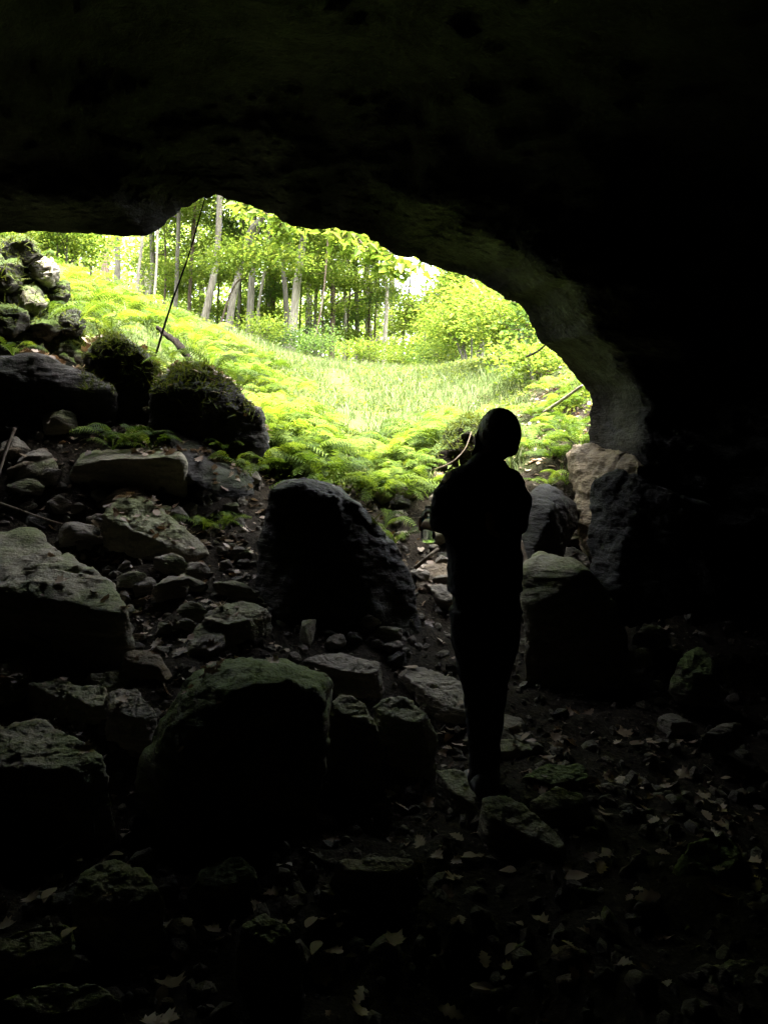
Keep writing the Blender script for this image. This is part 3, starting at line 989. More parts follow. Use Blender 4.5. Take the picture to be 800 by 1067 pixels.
def diamonds(C, up, size, aspect=0.55, fold=0.0, seed=0):
    """leaf quads: centres C, normals up (jittered already), random heading"""
    r = np.random.default_rng(seed)
    n = len(C)
    up = up / (np.linalg.norm(up, axis=1, keepdims=True) + 1e-9)
    h = r.normal(size=(n, 3))
    a = h - up * (h * up).sum(1, keepdims=True)
    a /= np.linalg.norm(a, axis=1, keepdims=True) + 1e-9
    b = np.cross(up, a)
    s = size[:, None]
    droop = up * (0.12 * s)
    p0 = C - a * s * 0.5 - droop
    p1 = C - a * s * 0.08 + b * s * 0.5 * aspect + up * s * fold
    p2 = C + a * s * 0.5 - droop
    p3 = C - a * s * 0.08 - b * s * 0.5 * aspect + up * s * fold
    V = np.stack([p0, p1, p2, p3], 1).reshape(-1, 3)
    i = np.arange(n)[:, None] * 4
    F = np.concatenate([i + np.array([[0, 1, 2]]), i + np.array([[0, 2, 3]])], 0)
    return V, F


def leaf_shape(kind, r):
    """flat outline of a dead leaf, unit length: 'oak' lobed, 'maple' pointed lobes, 'beech' oval"""
    pts = []
    if kind == 'beech':
        for t in np.linspace(0, 1, 9):
            pts.append((t, 0.27 * math.sin(math.pi * t ** 0.8) + 0.0))
    elif kind == 'oak':
        prof = [(0, .01), (.15, .02), (.2, .1), (.3, .08), (.36, .2), (.46, .13), (.54, .28), (.66, .16), (.74, .26), (.84, .12), (.92, .13), (1, 0)]
        pts = prof
    else:
        pts = [(0, .008), (.2, .01), (.16, .2), (.28, .17), (.36, .42), (.45, .3), (.6, .42), (.58, .22), (.72, .2), (.78, .1), (1, 0)]
    up = [(x, y) for x, y in pts]
    dn = [(x, -y) for x, y in pts[-2:0:-1]]
    return np.array(up + dn)


def dead_leaf_geo(kind, size, seed):
    """a curled leaf with a raised midrib"""
    r = np.random.default_rng(seed)
    o = leaf_shape(kind, r)
    n = len(o)
    mid = np.linspace(0.02, 0.98, 6)
    curl, cup = r.uniform(-.5, .9), r.uniform(.2, 1.1)
    tw = r.uniform(-.6, .6)
    V2 = np.vstack([o, np.stack([mid, np.zeros(6)], 1)])
    z = curl * (V2[:, 0] - .5) ** 2 * .6 + cup * V2[:, 1] ** 2 * 1.1 + tw * V2[:, 1] * (V2[:, 0] - .5)
    z += r.normal(size=len(V2)) * 0.008
    V = np.stack([V2[:, 0] - .5, V2[:, 1], z], 1) * size
    F = []
    near = [n + int(np.argmin(np.abs(mid - o[i, 0]))) for i in range(n)]
    for i in range(n):
        jx = (i + 1) % n
        F.append((i, jx, near[i]))
        if near[jx] != near[i]:
            F.append((jx, near[jx], near[i]))
    F = [f for f in F if len(set(f)) == 3]
    return V, np.array(F)


def litter(name, pos, sizes, mat, label, seed):
    r = np.random.default_rng(seed)
    protos = [dead_leaf_geo(k, 1.0, seed + i) for i, k in enumerate(['oak', 'maple', 'maple', 'beech', 'oak', 'maple', 'oak'])]
    vs, fs_, b = [], [], 0
    for p, s in zip(pos, sizes):
        v, f = protos[r.integers(len(protos))]
        e = Matrix.Rotation(r.uniform(0, 6.3), 3, 'Z') @ Matrix.Rotation(r.normal() * .4, 3, 'X') @ Matrix.Rotation(r.normal() * .4, 3, 'Y')
        v = (v * s) @ np.array(e).T + p
        vs.append(v)
        fs_.append(f + b)
        b += len(v)
    o = add(name, mesh_np(name, np.vstack(vs), np.vstack(fs_)), mat)
    tag(o, label, 'leaf litter', kind='stuff')


def rain(name_objs):
    return name_objs


bpy.context.view_layer.update()
dg = bpy.context.evaluated_depsgraph_get()


def drop_z(x, y, ztop=3.0):
    """height of whatever lies under a point (rock or floor)"""
    hit, loc, nor, idx, ob, mt = sc.ray_cast(dg, Vector((x, y, ztop)), Vector((0, 0, -1)))
    if hit and ob.name.split('.')[0] != 'cave_rock':
        return loc.z, nor
    return gz(x, y), Vector((0, 0, 1))


# litter over floor and rocks
pos, sz = [], []
r = np.random.default_rng(77)
for k in range(9500):
    x = r.uniform(-2.6, 2.6)
    y = 1.7 + 5.2 * r.random() ** 1.9
    if y < 4 and abs(x) > 0.62 * y + .3:
        continue
    dens = float(sstep(-0.25, 0.35, fbm(np.array([[x * .9, y * .9, 3.0]]), 3, 66))[0])
    if r.random() > (0.1 + 1.6 * dens ** 2) * (1.0 if x < .12 * y else .3):
        continue
    z, nrm = drop_z(x, y, 2.2)
    if nrm.z < 0.55 or z - gz(x, y) > 0.05 and r.random() < 0.8:
        continue
    pos.append(np.array([x, y, z + 0.008]))
    sz.append(.025 + .085 * r.random() ** 1.6)
for k in range(420):   # ledge at upper left
    q = P(r.uniform(10, 115), r.uniform(362, 402), 6.5)
    x, y = q[0] + r.normal() * .1, q[1] + r.normal() * .35
    z, nrm = drop_z(x, y, 4.0)
    if not 352 < project(np.array([x, y, z]))[1] < 412:
        continue
    pos.append(np.array([x, y, z + 0.015]))
    sz.append(r.uniform(.06, .13))
for k in range(900):   # bank at the right of the mouth
    x, y = r.uniform(1.1, 2.7), r.uniform(6.4, 10.5)
    pos.append(np.array([x, y, gz(x, y) + 0.012]))
    sz.append(r.uniform(.035, .08))
for k in range(300):   # pocket between the boulders on the left
    x, y = r.uniform(-1.9, -0.9), r.uniform(4.9, 6.4)
    z, nrm = drop_z(x, y, 2.6)
    pos.append(np.array([x, y, z + 0.012]))
    sz.append(r.uniform(.05, .1))
litter('leaf_litter', pos, sz, M['dead'], 'brown dead leaves littering the cave floor, ledges and right bank', 500)

# single pale leaves that stand out in the foreground
leaf_meshes = {}
for k, kind in enumerate(['oak', 'maple', 'beech', 'oak', 'beech', 'maple']):
    v, f = dead_leaf_geo(kind, 1.0, 900 + k)
    me = mesh_np('dead_leaf', v, f)
    me.materials.append(M['dead_pale'])
    leaf_meshes[k] = me


def put_leaf(px, py, s, k, label, group=None, rz=None):
    q = hit_ground(px, py)
    o = bpy.data.objects.new('dead_leaf', leaf_meshes[k])
    col.objects.link(o)
    z, nrm = drop_z(q[0], q[1], 1.6)
    o.location = (q[0], q[1], z + 0.012)
    o.scale = (s, s, s)
    o.rotation_euler = (rr.uniform(-.3, .3), rr.uniform(-.3, .3), rz if rz is not None else rr.uniform(0, 6.3))
    tag(o, label, 'leaf', group)


put_leaf(285, 938, .1, 0, 'pale lobed oak leaf lying beside the dark pointed rock', rz=.3)
put_leaf(178, 1036, .11, 1, 'large pale maple leaf at the bottom, right of the flat corner rock', rz=2.0)
put_leaf(83, 893, .1, 0, 'pale tan oak leaf behind the dim dark rock at lower left', rz=.2)
put_leaf(45, 890, .1, 4, 'pale curled leaf near the left edge behind the dim dark rock', rz=.6)
put_leaf(325, 980, .075, 2, 'small pinkish leaf right of the dark pointed rock', rz=1.2)
put_leaf(412, 1018, .09, 5, 'pale ragged leaf near the bottom, below the middle', rz=1.0)
put_leaf(600, 935, .09, 4, 'thin curled pale leaf beside the dim flat rock', rz=.1)
put_leaf(562, 985, .08, 1, 'small pale maple leaf in the dark right of the bottom centre', rz=2.4)
for q in range(46):
    px, py = rr.uniform(10, 640), rr.uniform(885, 1060)
    put_leaf(px, py, rr.uniform(.035, .08), rr.randrange(6), 'pale dead leaf strewn on the dark foreground floor', 'pale leaves in the foreground')
for q in range(16):
    px, py = rr.uniform(400, 500), rr.uniform(745, 830)
    put_leaf(px, py, rr.uniform(.04, .08), rr.randrange(6), 'pale dead leaf among stones left of the shoes', 'pale leaves near the shoes')

# ------------------------------------------------------------------ ferns


def frond_geo(L, arch, seed, npin=16, wide=0.2):
    """one fern frond growing along +X, arching over; tapering paired leaflets"""
    r = random.Random(seed)
    V, F = [], []

    def pt(t):
        return np.array([L * (t - 0.10 * arch * t * t), 0.0, L * arch * (1.3 * t - 1.12 * t * t)])
    prev = None
    for i in range(10):
        t = i / 9
        p = pt(t)
        w = 0.004 * (1 - .8 * t)
        V += [p + np.array([0, w, 0]), p - np.array([0, w, 0])]
        if i:
            b = len(V) - 4
            F.append((b, b + 2, b + 3, b + 1))
    for i in range(npin):
        t = 0.14 + 0.85 * (i + .5) / npin
        p = pt(t)
        tg = pt(min(t + .03, 1)) - pt(t - .03)
        tg /= np.linalg.norm(tg)
        ln = L * wide * (math.sin(math.pi * (0.12 + 0.86 * (1 - t) ** 0.85)) ** 0.9) * (0.9 + 0.2 * r.random())
        for s in (-1, 1):
            out = np.array([0, s, 0.0]) * 0.93 + tg * 0.38 + np.array([0, 0, -0.1 + 0.18 * (r.random() - .5)])
            out /= np.linalg.norm(out)
            hw = 0.36 * L * 0.85 / npin
            b = len(V)
            m = p + out * ln * 0.45 + np.array([0, 0, 0.02 * L])
            V += [p - tg * hw * 0.8, p + tg * hw * 0.8, m + tg * hw * .85, m - tg * hw * .85, p + out * ln - np.array([0, 0, .03 * L]) + tg * hw * .3]
            F.append((b, b + 1, b + 2, b + 3))
            F.append((b + 3, b + 2, b + 4))
    return V, F


def fern_geo(n, L, seed, lean=None, spread=6.283):
    """list of fronds, each a (verts, faces) rotated round the crown"""
    r = random.Random(seed)
    out = []
    for k in range(n):
        l = L * r.uniform(.7, 1.1)
        V, F = frond_geo(l, r.uniform(.55, 1.0), seed * 31 + k)
        rz = (0 if lean is None else lean) + spread * (k + r.uniform(-.3, .3)) / n - (spread / 2 if spread < 6 else 0)
        e = np.array(Matrix.Rotation(rz, 3, 'Z') @ Matrix.Rotation(r.uniform(-.35, .05), 3, 'Y') @ Matrix.Rotation(r.uniform(-.4, .4), 3, 'X'))
        out.append(([e @ v for v in V], F))
    return out


def py_mesh(name, V, F, mat):
    me = bpy.data.meshes.new(name)
    me.from_pydata([tuple(map(float, v)) for v in V], [], F)
    me.materials.append(mat)
    return me


fern_meshes = []
for k in range(6):
    V, F = [], []
    for v, f in fern_geo(9, .5, 40 + k):
        b = len(V)
        V += v
        F += [tuple(b + q for q in ff) for ff in f]
    fern_meshes.append(py_mesh('fern', V, F, M['fern']))


def hero_fern(px, py, Y, n, L, seed, label, lean=None, spread=6.283, zoff=0.0, snap=True):
    q = P(px, py, Y)
    if snap:
        z, _ = drop_z(q[0], q[1], q[2] + .5)
        q[2] = z
    root = empty('fern', q)
    tag(root, label, 'fern')
    for v, f in fern_geo(n, L, seed, lean, spread):
        add('frond', py_mesh('frond', v, f, M['fern']), None, root)
    return root


hero_fern(52, 368, 6.35, 4, .42, 3, 'upright fern with pale fronds below the small mossy mound', lean=.6, spread=2.6)
hero_fern(84, 366, 6.35, 5, .42, 4, 'fern with ladder like fronds on the leafy ledge', lean=.9, spread=3.0)
hero_fern(105, 372, 6.4, 4, .36, 5, 'fern drooping beside the dark rounded boulder', lean=.6, spread=3.0)
hero_fern(178, 388, 6.1, 6, .34, 41, 'fern on the left end of the big overhanging boulder', snap=True)
hero_fern(224, 388, 6.2, 7, .36, 42, 'fern arching over the right end of the big overhanging boulder', snap=True)
hero_fern(250, 408, 6.2, 6, .3, 43, 'fern hanging down the right shoulder of the overhanging boulder', lean=-.8, spread=3.6)
hero_fern(118, 352, 6.2, 6, .32, 44, 'fern on top of the dark rounded boulder')
hero_fern(28, 298, 6.8, 6, .26, 31, 'small fern between the two mossy boulders at the top left', snap=False)
hero_fern(58, 300, 7.0, 7, .4, 32, 'fern beside the moss capped boulder at the top left', snap=False)
hero_fern(8, 246, 7.2, 7, .34, 33, 'fern on top of the moss capped boulder under the roof', snap=True)
hero_fern(14, 366, 5.95, 6, .3, 34, 'low fern at the left edge above the wide black boulder', snap=True)
hero_fern(118, 466, 5.75, 7, .36, 6, 'small fern at the left end of the flat block top')
hero_fern(140, 466, 5.72, 8, .4, 7, 'bright bushy fern growing on the flat block top')
hero_fern(158, 466, 5.72, 7, .34, 8, 'fern at the right end of the flat block top')
hero_fern(212, 548, 5.35, 7, .34, 9, 'bright flat fern in the pocket below the small stone')
hero_fern(232, 545, 5.4, 6, .26, 10, 'small fern beside the large black boulder')
hero_fern(235, 478, 6.0, 4, .28, 11, 'little fern hanging beside the overhanging boulder', lean=-1.2, spread=2.4)
hero_fern(262, 520, 5.8, 6, .34, 12, 'fern spreading behind the left shoulder of the black boulder')
hero_fern(245, 512, 5.9, 6, .32, 13, 'low fern at the right end of the sloping slab')
hero_fern(400, 548, 6.1, 7, .36, 14, 'bright fern hanging over the right flank of the black boulder')
hero_fern(412, 570, 5.9, 6, .28, 15, 'small fern under the moss covered round boulder')
hero_fern(572, 498, 6.5, 7, .32, 16, 'fern on the bank above the dark upright boulder')
hero_fern(590, 500, 6.5, 6, .26, 17, 'fern at the foot of the bank beside the tan block')
hero_fern(606, 446, 6.6, 6, .36, 18, 'upright fern against the right edge of the cave mouth', lean=1.6, spread=3.4)

fr = random.Random(9)


def scatter_ferns(n, poly, label, group, s0, s1, ext=(6.4, 13)):
    c = 0
    tries = 0
    while c < n and tries < n * 60:
        tries += 1
        x, y = fr.uniform(-5.5, 3.5), fr.uniform(*ext)
        z = gz(x, y)
        px, py, _ = project(np.array([x, y, z]))
        if not in_poly(px, py, poly):
            continue
        o = bpy.data.objects.new('fern', fr.choice(fern_meshes))
        col.objects.link(o)
        zz, _n = drop_z(x, y, z + 1.2)
        o.location = (x, y, max(z, min(zz, z + .8)) - .02)
        o.rotation_euler = (fr.uniform(-.2, .2), fr.uniform(-.2, .2), fr.uniform(0, 6.3))
        s = fr.uniform(s0, s1)
        o.scale = (s, s, s * fr.uniform(.8, 1.2))
        tag(o, label, 'fern', group)
        c += 1


scatter_ferns(150, [(60, 292), (110, 308), (200, 345), (300, 388), (330, 480), (270, 490), (262, 410), (190, 385), (130, 350), (60, 335)],
              'bright green fern in the dense mass covering the left bank', 'ferns on the left bank', .55, 1.05)
scatter_ferns(60, [(-60, 235), (70, 292), (75, 335), (40, 350), (-60, 340)],
              'green fern crowding the top left under the cave roof', 'ferns at the top left', .5, .9)
scatter_ferns(60, [(262, 430), (320, 440), (350, 480), (345, 520), (262, 520)],
              'leafy fern behind the large black boulder', 'ferns behind the black boulder', .75, 1.15)
scatter_ferns(70, [(365, 505), (430, 455), (500, 428), (470, 500), (405, 550)],
              'low fern on the slope left of the person', 'ferns on the slope by the person', .55, 1.0)
scatter_ferns(30, [(545, 470), (560, 400), (610, 400), (618, 480), (590, 500)],
              'small fern on the leafy right bank', 'ferns on the right bank', .4, .75)

# ------------------------------------------------------------------ grass and low leaves
r = np.random.default_rng(31)
N = 95000
x = r.uniform(-6, 7, N)
y = 6.6 + 14 * r.random(N) ** 1.25
z = ground_z(x, y)
px, py, _ = project(np.stack([x, y, z], 1))
q = np.stack([x, y, z * 0], 1)
keep = (px > -60) & (px < 680) & (py > 215) & (py < 520)
bare = (x > 1.35 + .25 * fbm(q * 1.3, 3, 71)) & (y < 9.8 + fbm(q, 3, 72)) & (fbm(q * 2.5, 3, 73) > -.25)
keep &= ~bare
keep &= fbm(q * 1.6, 4, 79) > -.3
keep &= ~((np.abs(x + .35 + .05 * (y - 8) - .25 * np.sin(y * .8)) < .16) & (r.random(N) > .3))
keep &= ~((x < -1.0 - .12 * (y - 7)) & (y < 11.5) & (r.random(N) > .3))
x, y, z = x[keep], y[keep], z[keep]
n = len(x)
h = r.uniform(.07, .2, n) * (1 + .5 * fbm(np.stack([x, y, y * 0], 1) * 1.2, 3, 75))
w = r.uniform(.004, .009, n)
ang = r.uniform(0, 6.283, n)
dx, dy = np.cos(ang), np.sin(ang)
bend = r.uniform(.2, .9, n) * h
ba = r.uniform(0, 6.283, n)
bx, by = np.cos(ba) * bend, np.sin(ba) * bend
V = np.stack([
    np.stack([x - dx * w, y - dy * w, z - .01], 1), np.stack([x + dx * w, y + dy * w, z - .01], 1),
    np.stack([x + bx * .35 + dx * w * .8, y + by * .35 + dy * w * .8, z + h * .6], 1), np.stack([x + bx * .35 - dx * w * .8, y + by * .35 - dy * w * .8, z + h * .6], 1),
    np.stack([x + bx, y + by, z + h], 1)], 1).reshape(-1, 3)
i = np.arange(n)[:, None] * 5
F = np.concatenate([i + np.array([[0, 1, 2]]), i + np.array([[0, 2, 3]]), i + np.array([[3, 2, 4]])])
tag(add('grass', mesh_np('grass', V, F, False), M['grass']), 'short pale green grass on the slope outside the cave', 'grass', kind='stuff')

N = 42000
x = r.uniform(-6, 6, N)
y = 6.4 + 8 * r.random(N) ** 1.2
z = ground_z(x, y)
q = np.stack([x, y, z * 0], 1)
px, py, _ = project(np.stack([x, y, z], 1))
dens = fbm(q * .8, 4, 81)
keep = (dens > .0) & (px > -60) & (px < 660) & ~((x > 1.3) & (y < 9.5) & (fbm(q * 2.5, 3, 73) > .05))
mid = (px > 330) & (px < 470) & (py < 450)
keep &= ~(mid & (r.random(N) > .4))
C = np.stack([x, y, z + r.uniform(.01, .16, N)], 1)[keep]
up = np.array([0, -.15, 1.0]) + r.normal(size=C.shape) * .45
V, F = diamonds(C, up, r.uniform(.03, .075, len(C)), .6, .08, 3)
tag(add('ground_cover', mesh_np('ground_cover', V, F, False), M['cover']), 'small leafy weeds covering the banks outside the cave', 'ground cover', kind='stuff')

# moss strands on the green rocks near the mouth
cs, ns = [], []
for px0, px1, py0, py1 in [(-10, 100, 238, 362), (388, 436, 502, 545), (160, 275, 380, 440), (85, 165, 343, 410), (440, 526, 428, 475)]:
    for k in range(5200 if px1 - px0 > 60 else 2600):
        d = ray(r.uniform(px0, px1), py0 + (py1 - py0) * r.random() ** 3.2)
        hit, loc, nor, idx, ob, mt = sc.ray_cast(dg, Vector(EYE), Vector(d).normalized(), distance=9)
        if hit and ob.name.startswith(('boulder', 'rock')) and nor.z > .15 - .2 * r.random():
            cs.append(loc[:])
            ns.append(nor[:])
cs, ns = np.array(cs), np.array(ns)
ns = ns + np.array([0, 0, -.15]) + r.normal(size=ns.shape) * .75
n = len(cs)
L = (.012 + .1 * r.random(n) ** 3)[:, None] * (1 + .8 * fbm(cs * 6, 2, 12))[:, None]
ns /= np.linalg.norm(ns, axis=1, keepdims=True)
sd = np.cross(ns, r.normal(size=ns.shape))
sd /= np.linalg.norm(sd, axis=1, keepdims=True)
V = np.stack([cs - sd * .005, cs + sd * .005, cs + ns * L], 1).reshape(-1, 3)
F = np.arange(3 * n).reshape(-1, 3)
tag(add('moss', mesh_np('moss', V, F, False), M['mossblade']), 'bright fuzzy moss growing on the rocks at the cave mouth', 'moss', kind='stuff')

# ------------------------------------------------------------------ trees
TREES = 'trees on the slope outside'


def limb(mb, p0, d, L, r0, rnd, depth, tips):
    d = d / np.linalg.norm(d)
    pts, p = [p0], p0
    nseg = 6
    side = np.array([rnd.uniform(-1, 1), rnd.uniform(-1, 1), 0]) * .25
    for k in range(nseg):
        d = d + side / nseg + np.array([rnd.gauss(0, .08), rnd.gauss(0, .08), rnd.gauss(.02, .06)])
        d /= np.linalg.norm(d)
        p = p + d * L / nseg
        pts.append(p)
    mb.tube(pts, [r0 * (1 - .8 * k / nseg) for k in range(nseg + 1)], 5 if depth else 6)
    tips.append(pts[-1])
    tips.append(pts[-3])
    if depth < 2:
        for k in (2, 3, 4, 5):
            if rnd.random() < .85:
                dd = d + np.array([rnd.uniform(-1, 1), rnd.uniform(-1, 1), rnd.uniform(-.25, .35)])
                limb(mb, pts[k], dd, L * rnd.uniform(.4, .6), r0 * .45, rnd, depth + 1, tips)


def leaf_cloud(tips, per, spread, size, seed, flat=.28):
    r = np.random.default_rng(seed)
    T = np.array(tips)
    C = np.repeat(T, per, 0)
    C = C + r.normal(size=C.shape) * np.array([spread, spread, spread * flat])
    up = np.array([0, 0, 1.0]) + r.normal(size=C.shape) * .55
    return diamonds(C, up, r.uniform(size * .6, size * 1.25, len(C)), .6, .1, seed)


def tree(path, Y, w_px, label, seed, H=13.0, bark='bark', leaf='leaf', limbs=11, low=.1, per=62, spread=.44, size=.1, reach=2.6, kind='tree', group=TREES):
    rnd = random.Random(seed)
    pts = [P(px_, py_, Y) for px_, py_ in path]
    base = pts[0].copy()
    base[2] = gz(base[0], base[1]) - .15
    pts = [base] + [p for p in pts if p[2] > base[2] + .4]
    top = pts[-1]
    drift = (top - pts[-2]) if len(pts) > 1 else np.array([0, 0, 1.0])
    drift = drift / (drift[2] + 1e-6)
    drift[:2] = np.clip(drift[:2], -.35, .35)
    z = top[2]
    while z < base[2] + H:
        z += 1.6
        drift[:2] = drift[:2] * .75 + np.array([rnd.gauss(0, .05), rnd.gauss(0, .05)])
        nxt = pts[-1] + drift * 1.6
        pts.append(nxt)
    c = curve_pts(pts, 26)
    r0 = .84 * w_px / FPX * Y / 2
    mb = MB()
    rad = [r0 * (1.0 - .72 * k / 25) + (r0 * .45 * math.exp(-k * .9)) for k in range(26)]
    mb.tube(c, rad, 10, .1, seed)
    tips = []
    for k in range(limbs):
        lo_ = min(.6, low + .05)
        f = lo_ + (0.97 - lo_) * (k + rnd.random() * .7) / limbs
        p = c[min(25, int(f * 25))]
        a = rnd.uniform(0, 6.283)
        el = rnd.uniform(-.05, .6)
        d = np.array([math.cos(a), math.sin(a), el])
        limb(mb, p, d, reach * rnd.uniform(.6, 1.15) * (1.1 - .5 * f), r0 * .34, rnd, 0, tips)
    mb_v = [tuple(np.array(v) - base) for v in mb.v]
    mb.v = mb_v
    root = empty(kind, base)
    tag(root, label, 'tree' if kind == 'tree' else kind, group)
    add('trunk' if kind == 'tree' else 'stem', mb.mesh('trunk'), M[bark], root)
    def open_sky(t):
        hx_, hy_, _ = project(np.array(t))
        return ((hx_ - 438) / 36) ** 2 + ((hy_ - 282) / 30) ** 2 > 1
    V, F = leaf_cloud([np.array(t) - base for t in tips if open_sky(t)], per, spread, size, seed)
    add('crown' if kind == 'tree' else 'foliage', mesh_np('crown', V, F, False), M[leaf], root)
    return root


tree([(111, 300), (110, 275), (112, 258), (118, 244)], 14, 9, 'dark curved tree trunk bending right, near the left end of the bank', 1, bark='bark_dark', low=.5, H=11, limbs=8)
tree([(122, 300), (123, 270), (122, 240)], 19, 8, 'grey straight trunk just right of the dark curved one', 2, low=.45)
tree([(141, 314), (144, 290), (149, 245)], 16, 4, 'thin young tree right of the curved trunk', 3, H=9, low=.4, reach=1.8, limbs=8)
tree([(209, 348), (217, 315), (226, 268), (229, 210)], 22, 9, 'leaning dark trunk behind the thin slanting stick', 4, low=.36)
tree([(236, 360), (243, 310), (253, 270), (262, 238), (276, 222)], 24, 9, 'leaning grey trunk that forks to the right at its top', 5, low=.36)
tree([(225, 358), (238, 312), (248, 293), (258, 284)], 20, 2.6, 'very thin dark bent sapling between two leaning trunks', 6, H=5, bark='bark_dark', low=.4, limbs=6, reach=1.2)
tree([(259, 368), (261, 320), (263, 280)], 26, 9, 'reddish brown straight trunk in the middle of the forest', 7, bark='bark', low=.3)
tree([(302, 384), (308, 310), (313, 270), (319, 232)], 26, 10, 'tall pale grey trunk, brightest trunk left of centre', 8, bark='bark_pale', low=.4, H=15)
tree([(296, 384), (299, 340), (297, 300)], 29, 7, 'dark trunk standing just left of the tall pale trunk', 9, low=.25)
tree([(320, 384), (330, 345), (337, 305)], 24, 3, 'thin dark leaning sapling right of the tall pale trunk', 10, H=7, bark='bark_dark', low=.35, limbs=7, reach=1.5)
tree([(345, 388), (346, 350), (347, 310)], 30, 7, 'dark trunk half hidden in leaves in the centre', 11, bark='bark_dark', low=.15)
tree([(400, 390), (401, 350), (403, 318)], 30, 6, 'slim pale trunk left of the white sky gap', 12, bark='bark_pale', low=.3, H=11, reach=1.8)
tree([(419, 390), (420, 350), (424, 322)], 33, 3.5, 'very slim grey tree below the white sky gap', 13, low=.3, H=8, reach=1.4, limbs=7)
tree([(78, 285), (79, 255), (80, 235)], 24, 6, 'pale faint trunk against the white sky at far left', 14, bark='bark_pale', low=.5, H=14)
tree([(182, 340), (184, 300), (186, 240)], 27, 6, 'slim grey trunk behind dense leaves left of the leaning trunks', 15, low=.25)
tree([(374, 388), (372, 340), (371, 290)], 34, 7, 'grey trunk seen faintly right of the centre trunk', 16, low=.15)
tree([(500, 384), (503, 340), (510, 280)], 24, 6, 'grey trunk behind the bushes on the right', 17, low=.12)
tree([(560, 372), (557, 330), (552, 280)], 20, 6, 'trunk hidden behind leaves at the right of the mouth', 18, low=.08)
tree([(465, 386), (466, 350), (468, 320)], 32, 6, 'distant tree right of the white sky gap', 19, low=.15, H=9)
tree([(155, 325), (160, 290), (158, 240)], 30, 8, 'broad leafy tree far behind the thin young tree', 20, low=.15)
tree([(280, 382), (281, 340), (283, 240)], 34, 8, 'far tree filling the gap left of the tall pale trunk', 21, low=.12)

for i, (px_, py_, Y_, H_, lab) in enumerate([
    (95, 285, 24, 8, 'young leafy tree just left of the dark curved trunk'),
    (170, 335, 29, 9, 'young leafy tree between the thin young tree and the slim grey trunk'),
    (195, 345, 31, 10, 'bright bushy tree behind the leaning dark trunk'),
    (248, 365, 32, 9, 'bushy young tree between the two leaning trunks'),
    (275, 378, 33, 8, 'young tree with low branches left of the tall pale trunk'),
    (333, 386, 31, 8, 'leafy young tree right of the tall pale trunk'),
    (360, 388, 33, 8, 'small bright tree right of the centre trunk'),
    (388, 388, 35, 8, 'leafy young tree left of the slim pale trunk'),
    (440, 388, 30, 4.2, 'low leafy tree under the white sky gap'),
    (480, 386, 26, 7, 'young leafy tree right of the white sky gap'),
    (515, 380, 18, 5.5, 'leafy tree above the right bushes'),
    (540, 376, 16, 5, 'leafy tree touching the rock edge at the right'),
    (55, 262, 19, 8, 'far leafy tree at the left end of the bank'),
    (225, 355, 33, 11, 'tall leafy tree far behind the leaning trunks'),
    (310, 384, 36, 12, 'tall leafy tree far behind the tall pale trunk'),
]):
    tree([(px_, py_), (px_ + 2, py_ - 30), (px_ + 3, py_ - 60)], Y_, 3.2, lab, 60 + i, H=H_, bark='bark_dark', leaf='leaf' if i % 3 else 'leaf_cool', limbs=9, low=.12, reach=1.7, per=46)


rt = random.Random(88)
for i, (px_, Y_, w_, lab) in enumerate([
    (88, 26, 4, 'slender pale trunk between the faint far left trunk and the curved one'),
    (160, 24, 3.5, 'slender dark trunk right of the thin young tree'),
    (197, 28, 5, 'slender upright trunk left of the leaning dark trunk'),
    (246, 31, 4.5, 'slender trunk between the two leaning trunks'),
    (270, 30, 4, 'slender trunk just right of the reddish brown one'),
    (286, 33, 5, 'slender far trunk left of the tall pale trunk'),
    (329, 31, 4.5, 'slender far trunk right of the leaning sapling'),
    (358, 32, 4.5, 'slender trunk right of the half hidden centre trunk'),
    (385, 34, 4, 'slender far trunk left of the slim pale trunk'),
    (482, 30, 4, 'slender grey trunk above the right bushes'),
]):
    by = np.interp(px_, [78, 141, 210, 259, 302, 500], [285, 314, 348, 368, 384, 384])
    tree([(px_, by), (px_ + rt.uniform(-2, 4), by - 45), (px_ + rt.uniform(-2, 9), by - 110)], Y_, w_, lab, 140 + i, H=14, low=.5, bark=['bark', 'bark_pale', 'bark_dark'][i % 3], limbs=7, per=40)
# young understorey trees and shrubs


def shrub(px, py, Y, H, label, seed, leaf='leaf', n=5, per=30, size=.07, reach=.9, spread=.24, bark='bark'):
    q = P(px, py, Y)
    base = np.array([q[0], q[1], gz(q[0], q[1]) - .05])
    rnd = random.Random(seed)
    mb = MB()
    tips = []
    for k in range(n):
        a = rnd.uniform(0, 6.283)
        limb(mb, np.zeros(3) + np.array([math.cos(a), math.sin(a), 0]) * .05, np.array([math.cos(a) * .45, math.sin(a) * .45, 1.0]), H * rnd.uniform(.6, 1), .018 * H, rnd, 0 if H > 1 else 1, tips)
    root = empty('shrub', base)
    tag(root, label, 'shrub', 'shrubs outside the cave')
    add('stem', mb.mesh('stem'), M[bark], root)
    V, F = leaf_cloud(tips, per, spread, size, seed, .4)
    add('foliage', mesh_np('foliage', V, F, False), M[leaf], root)


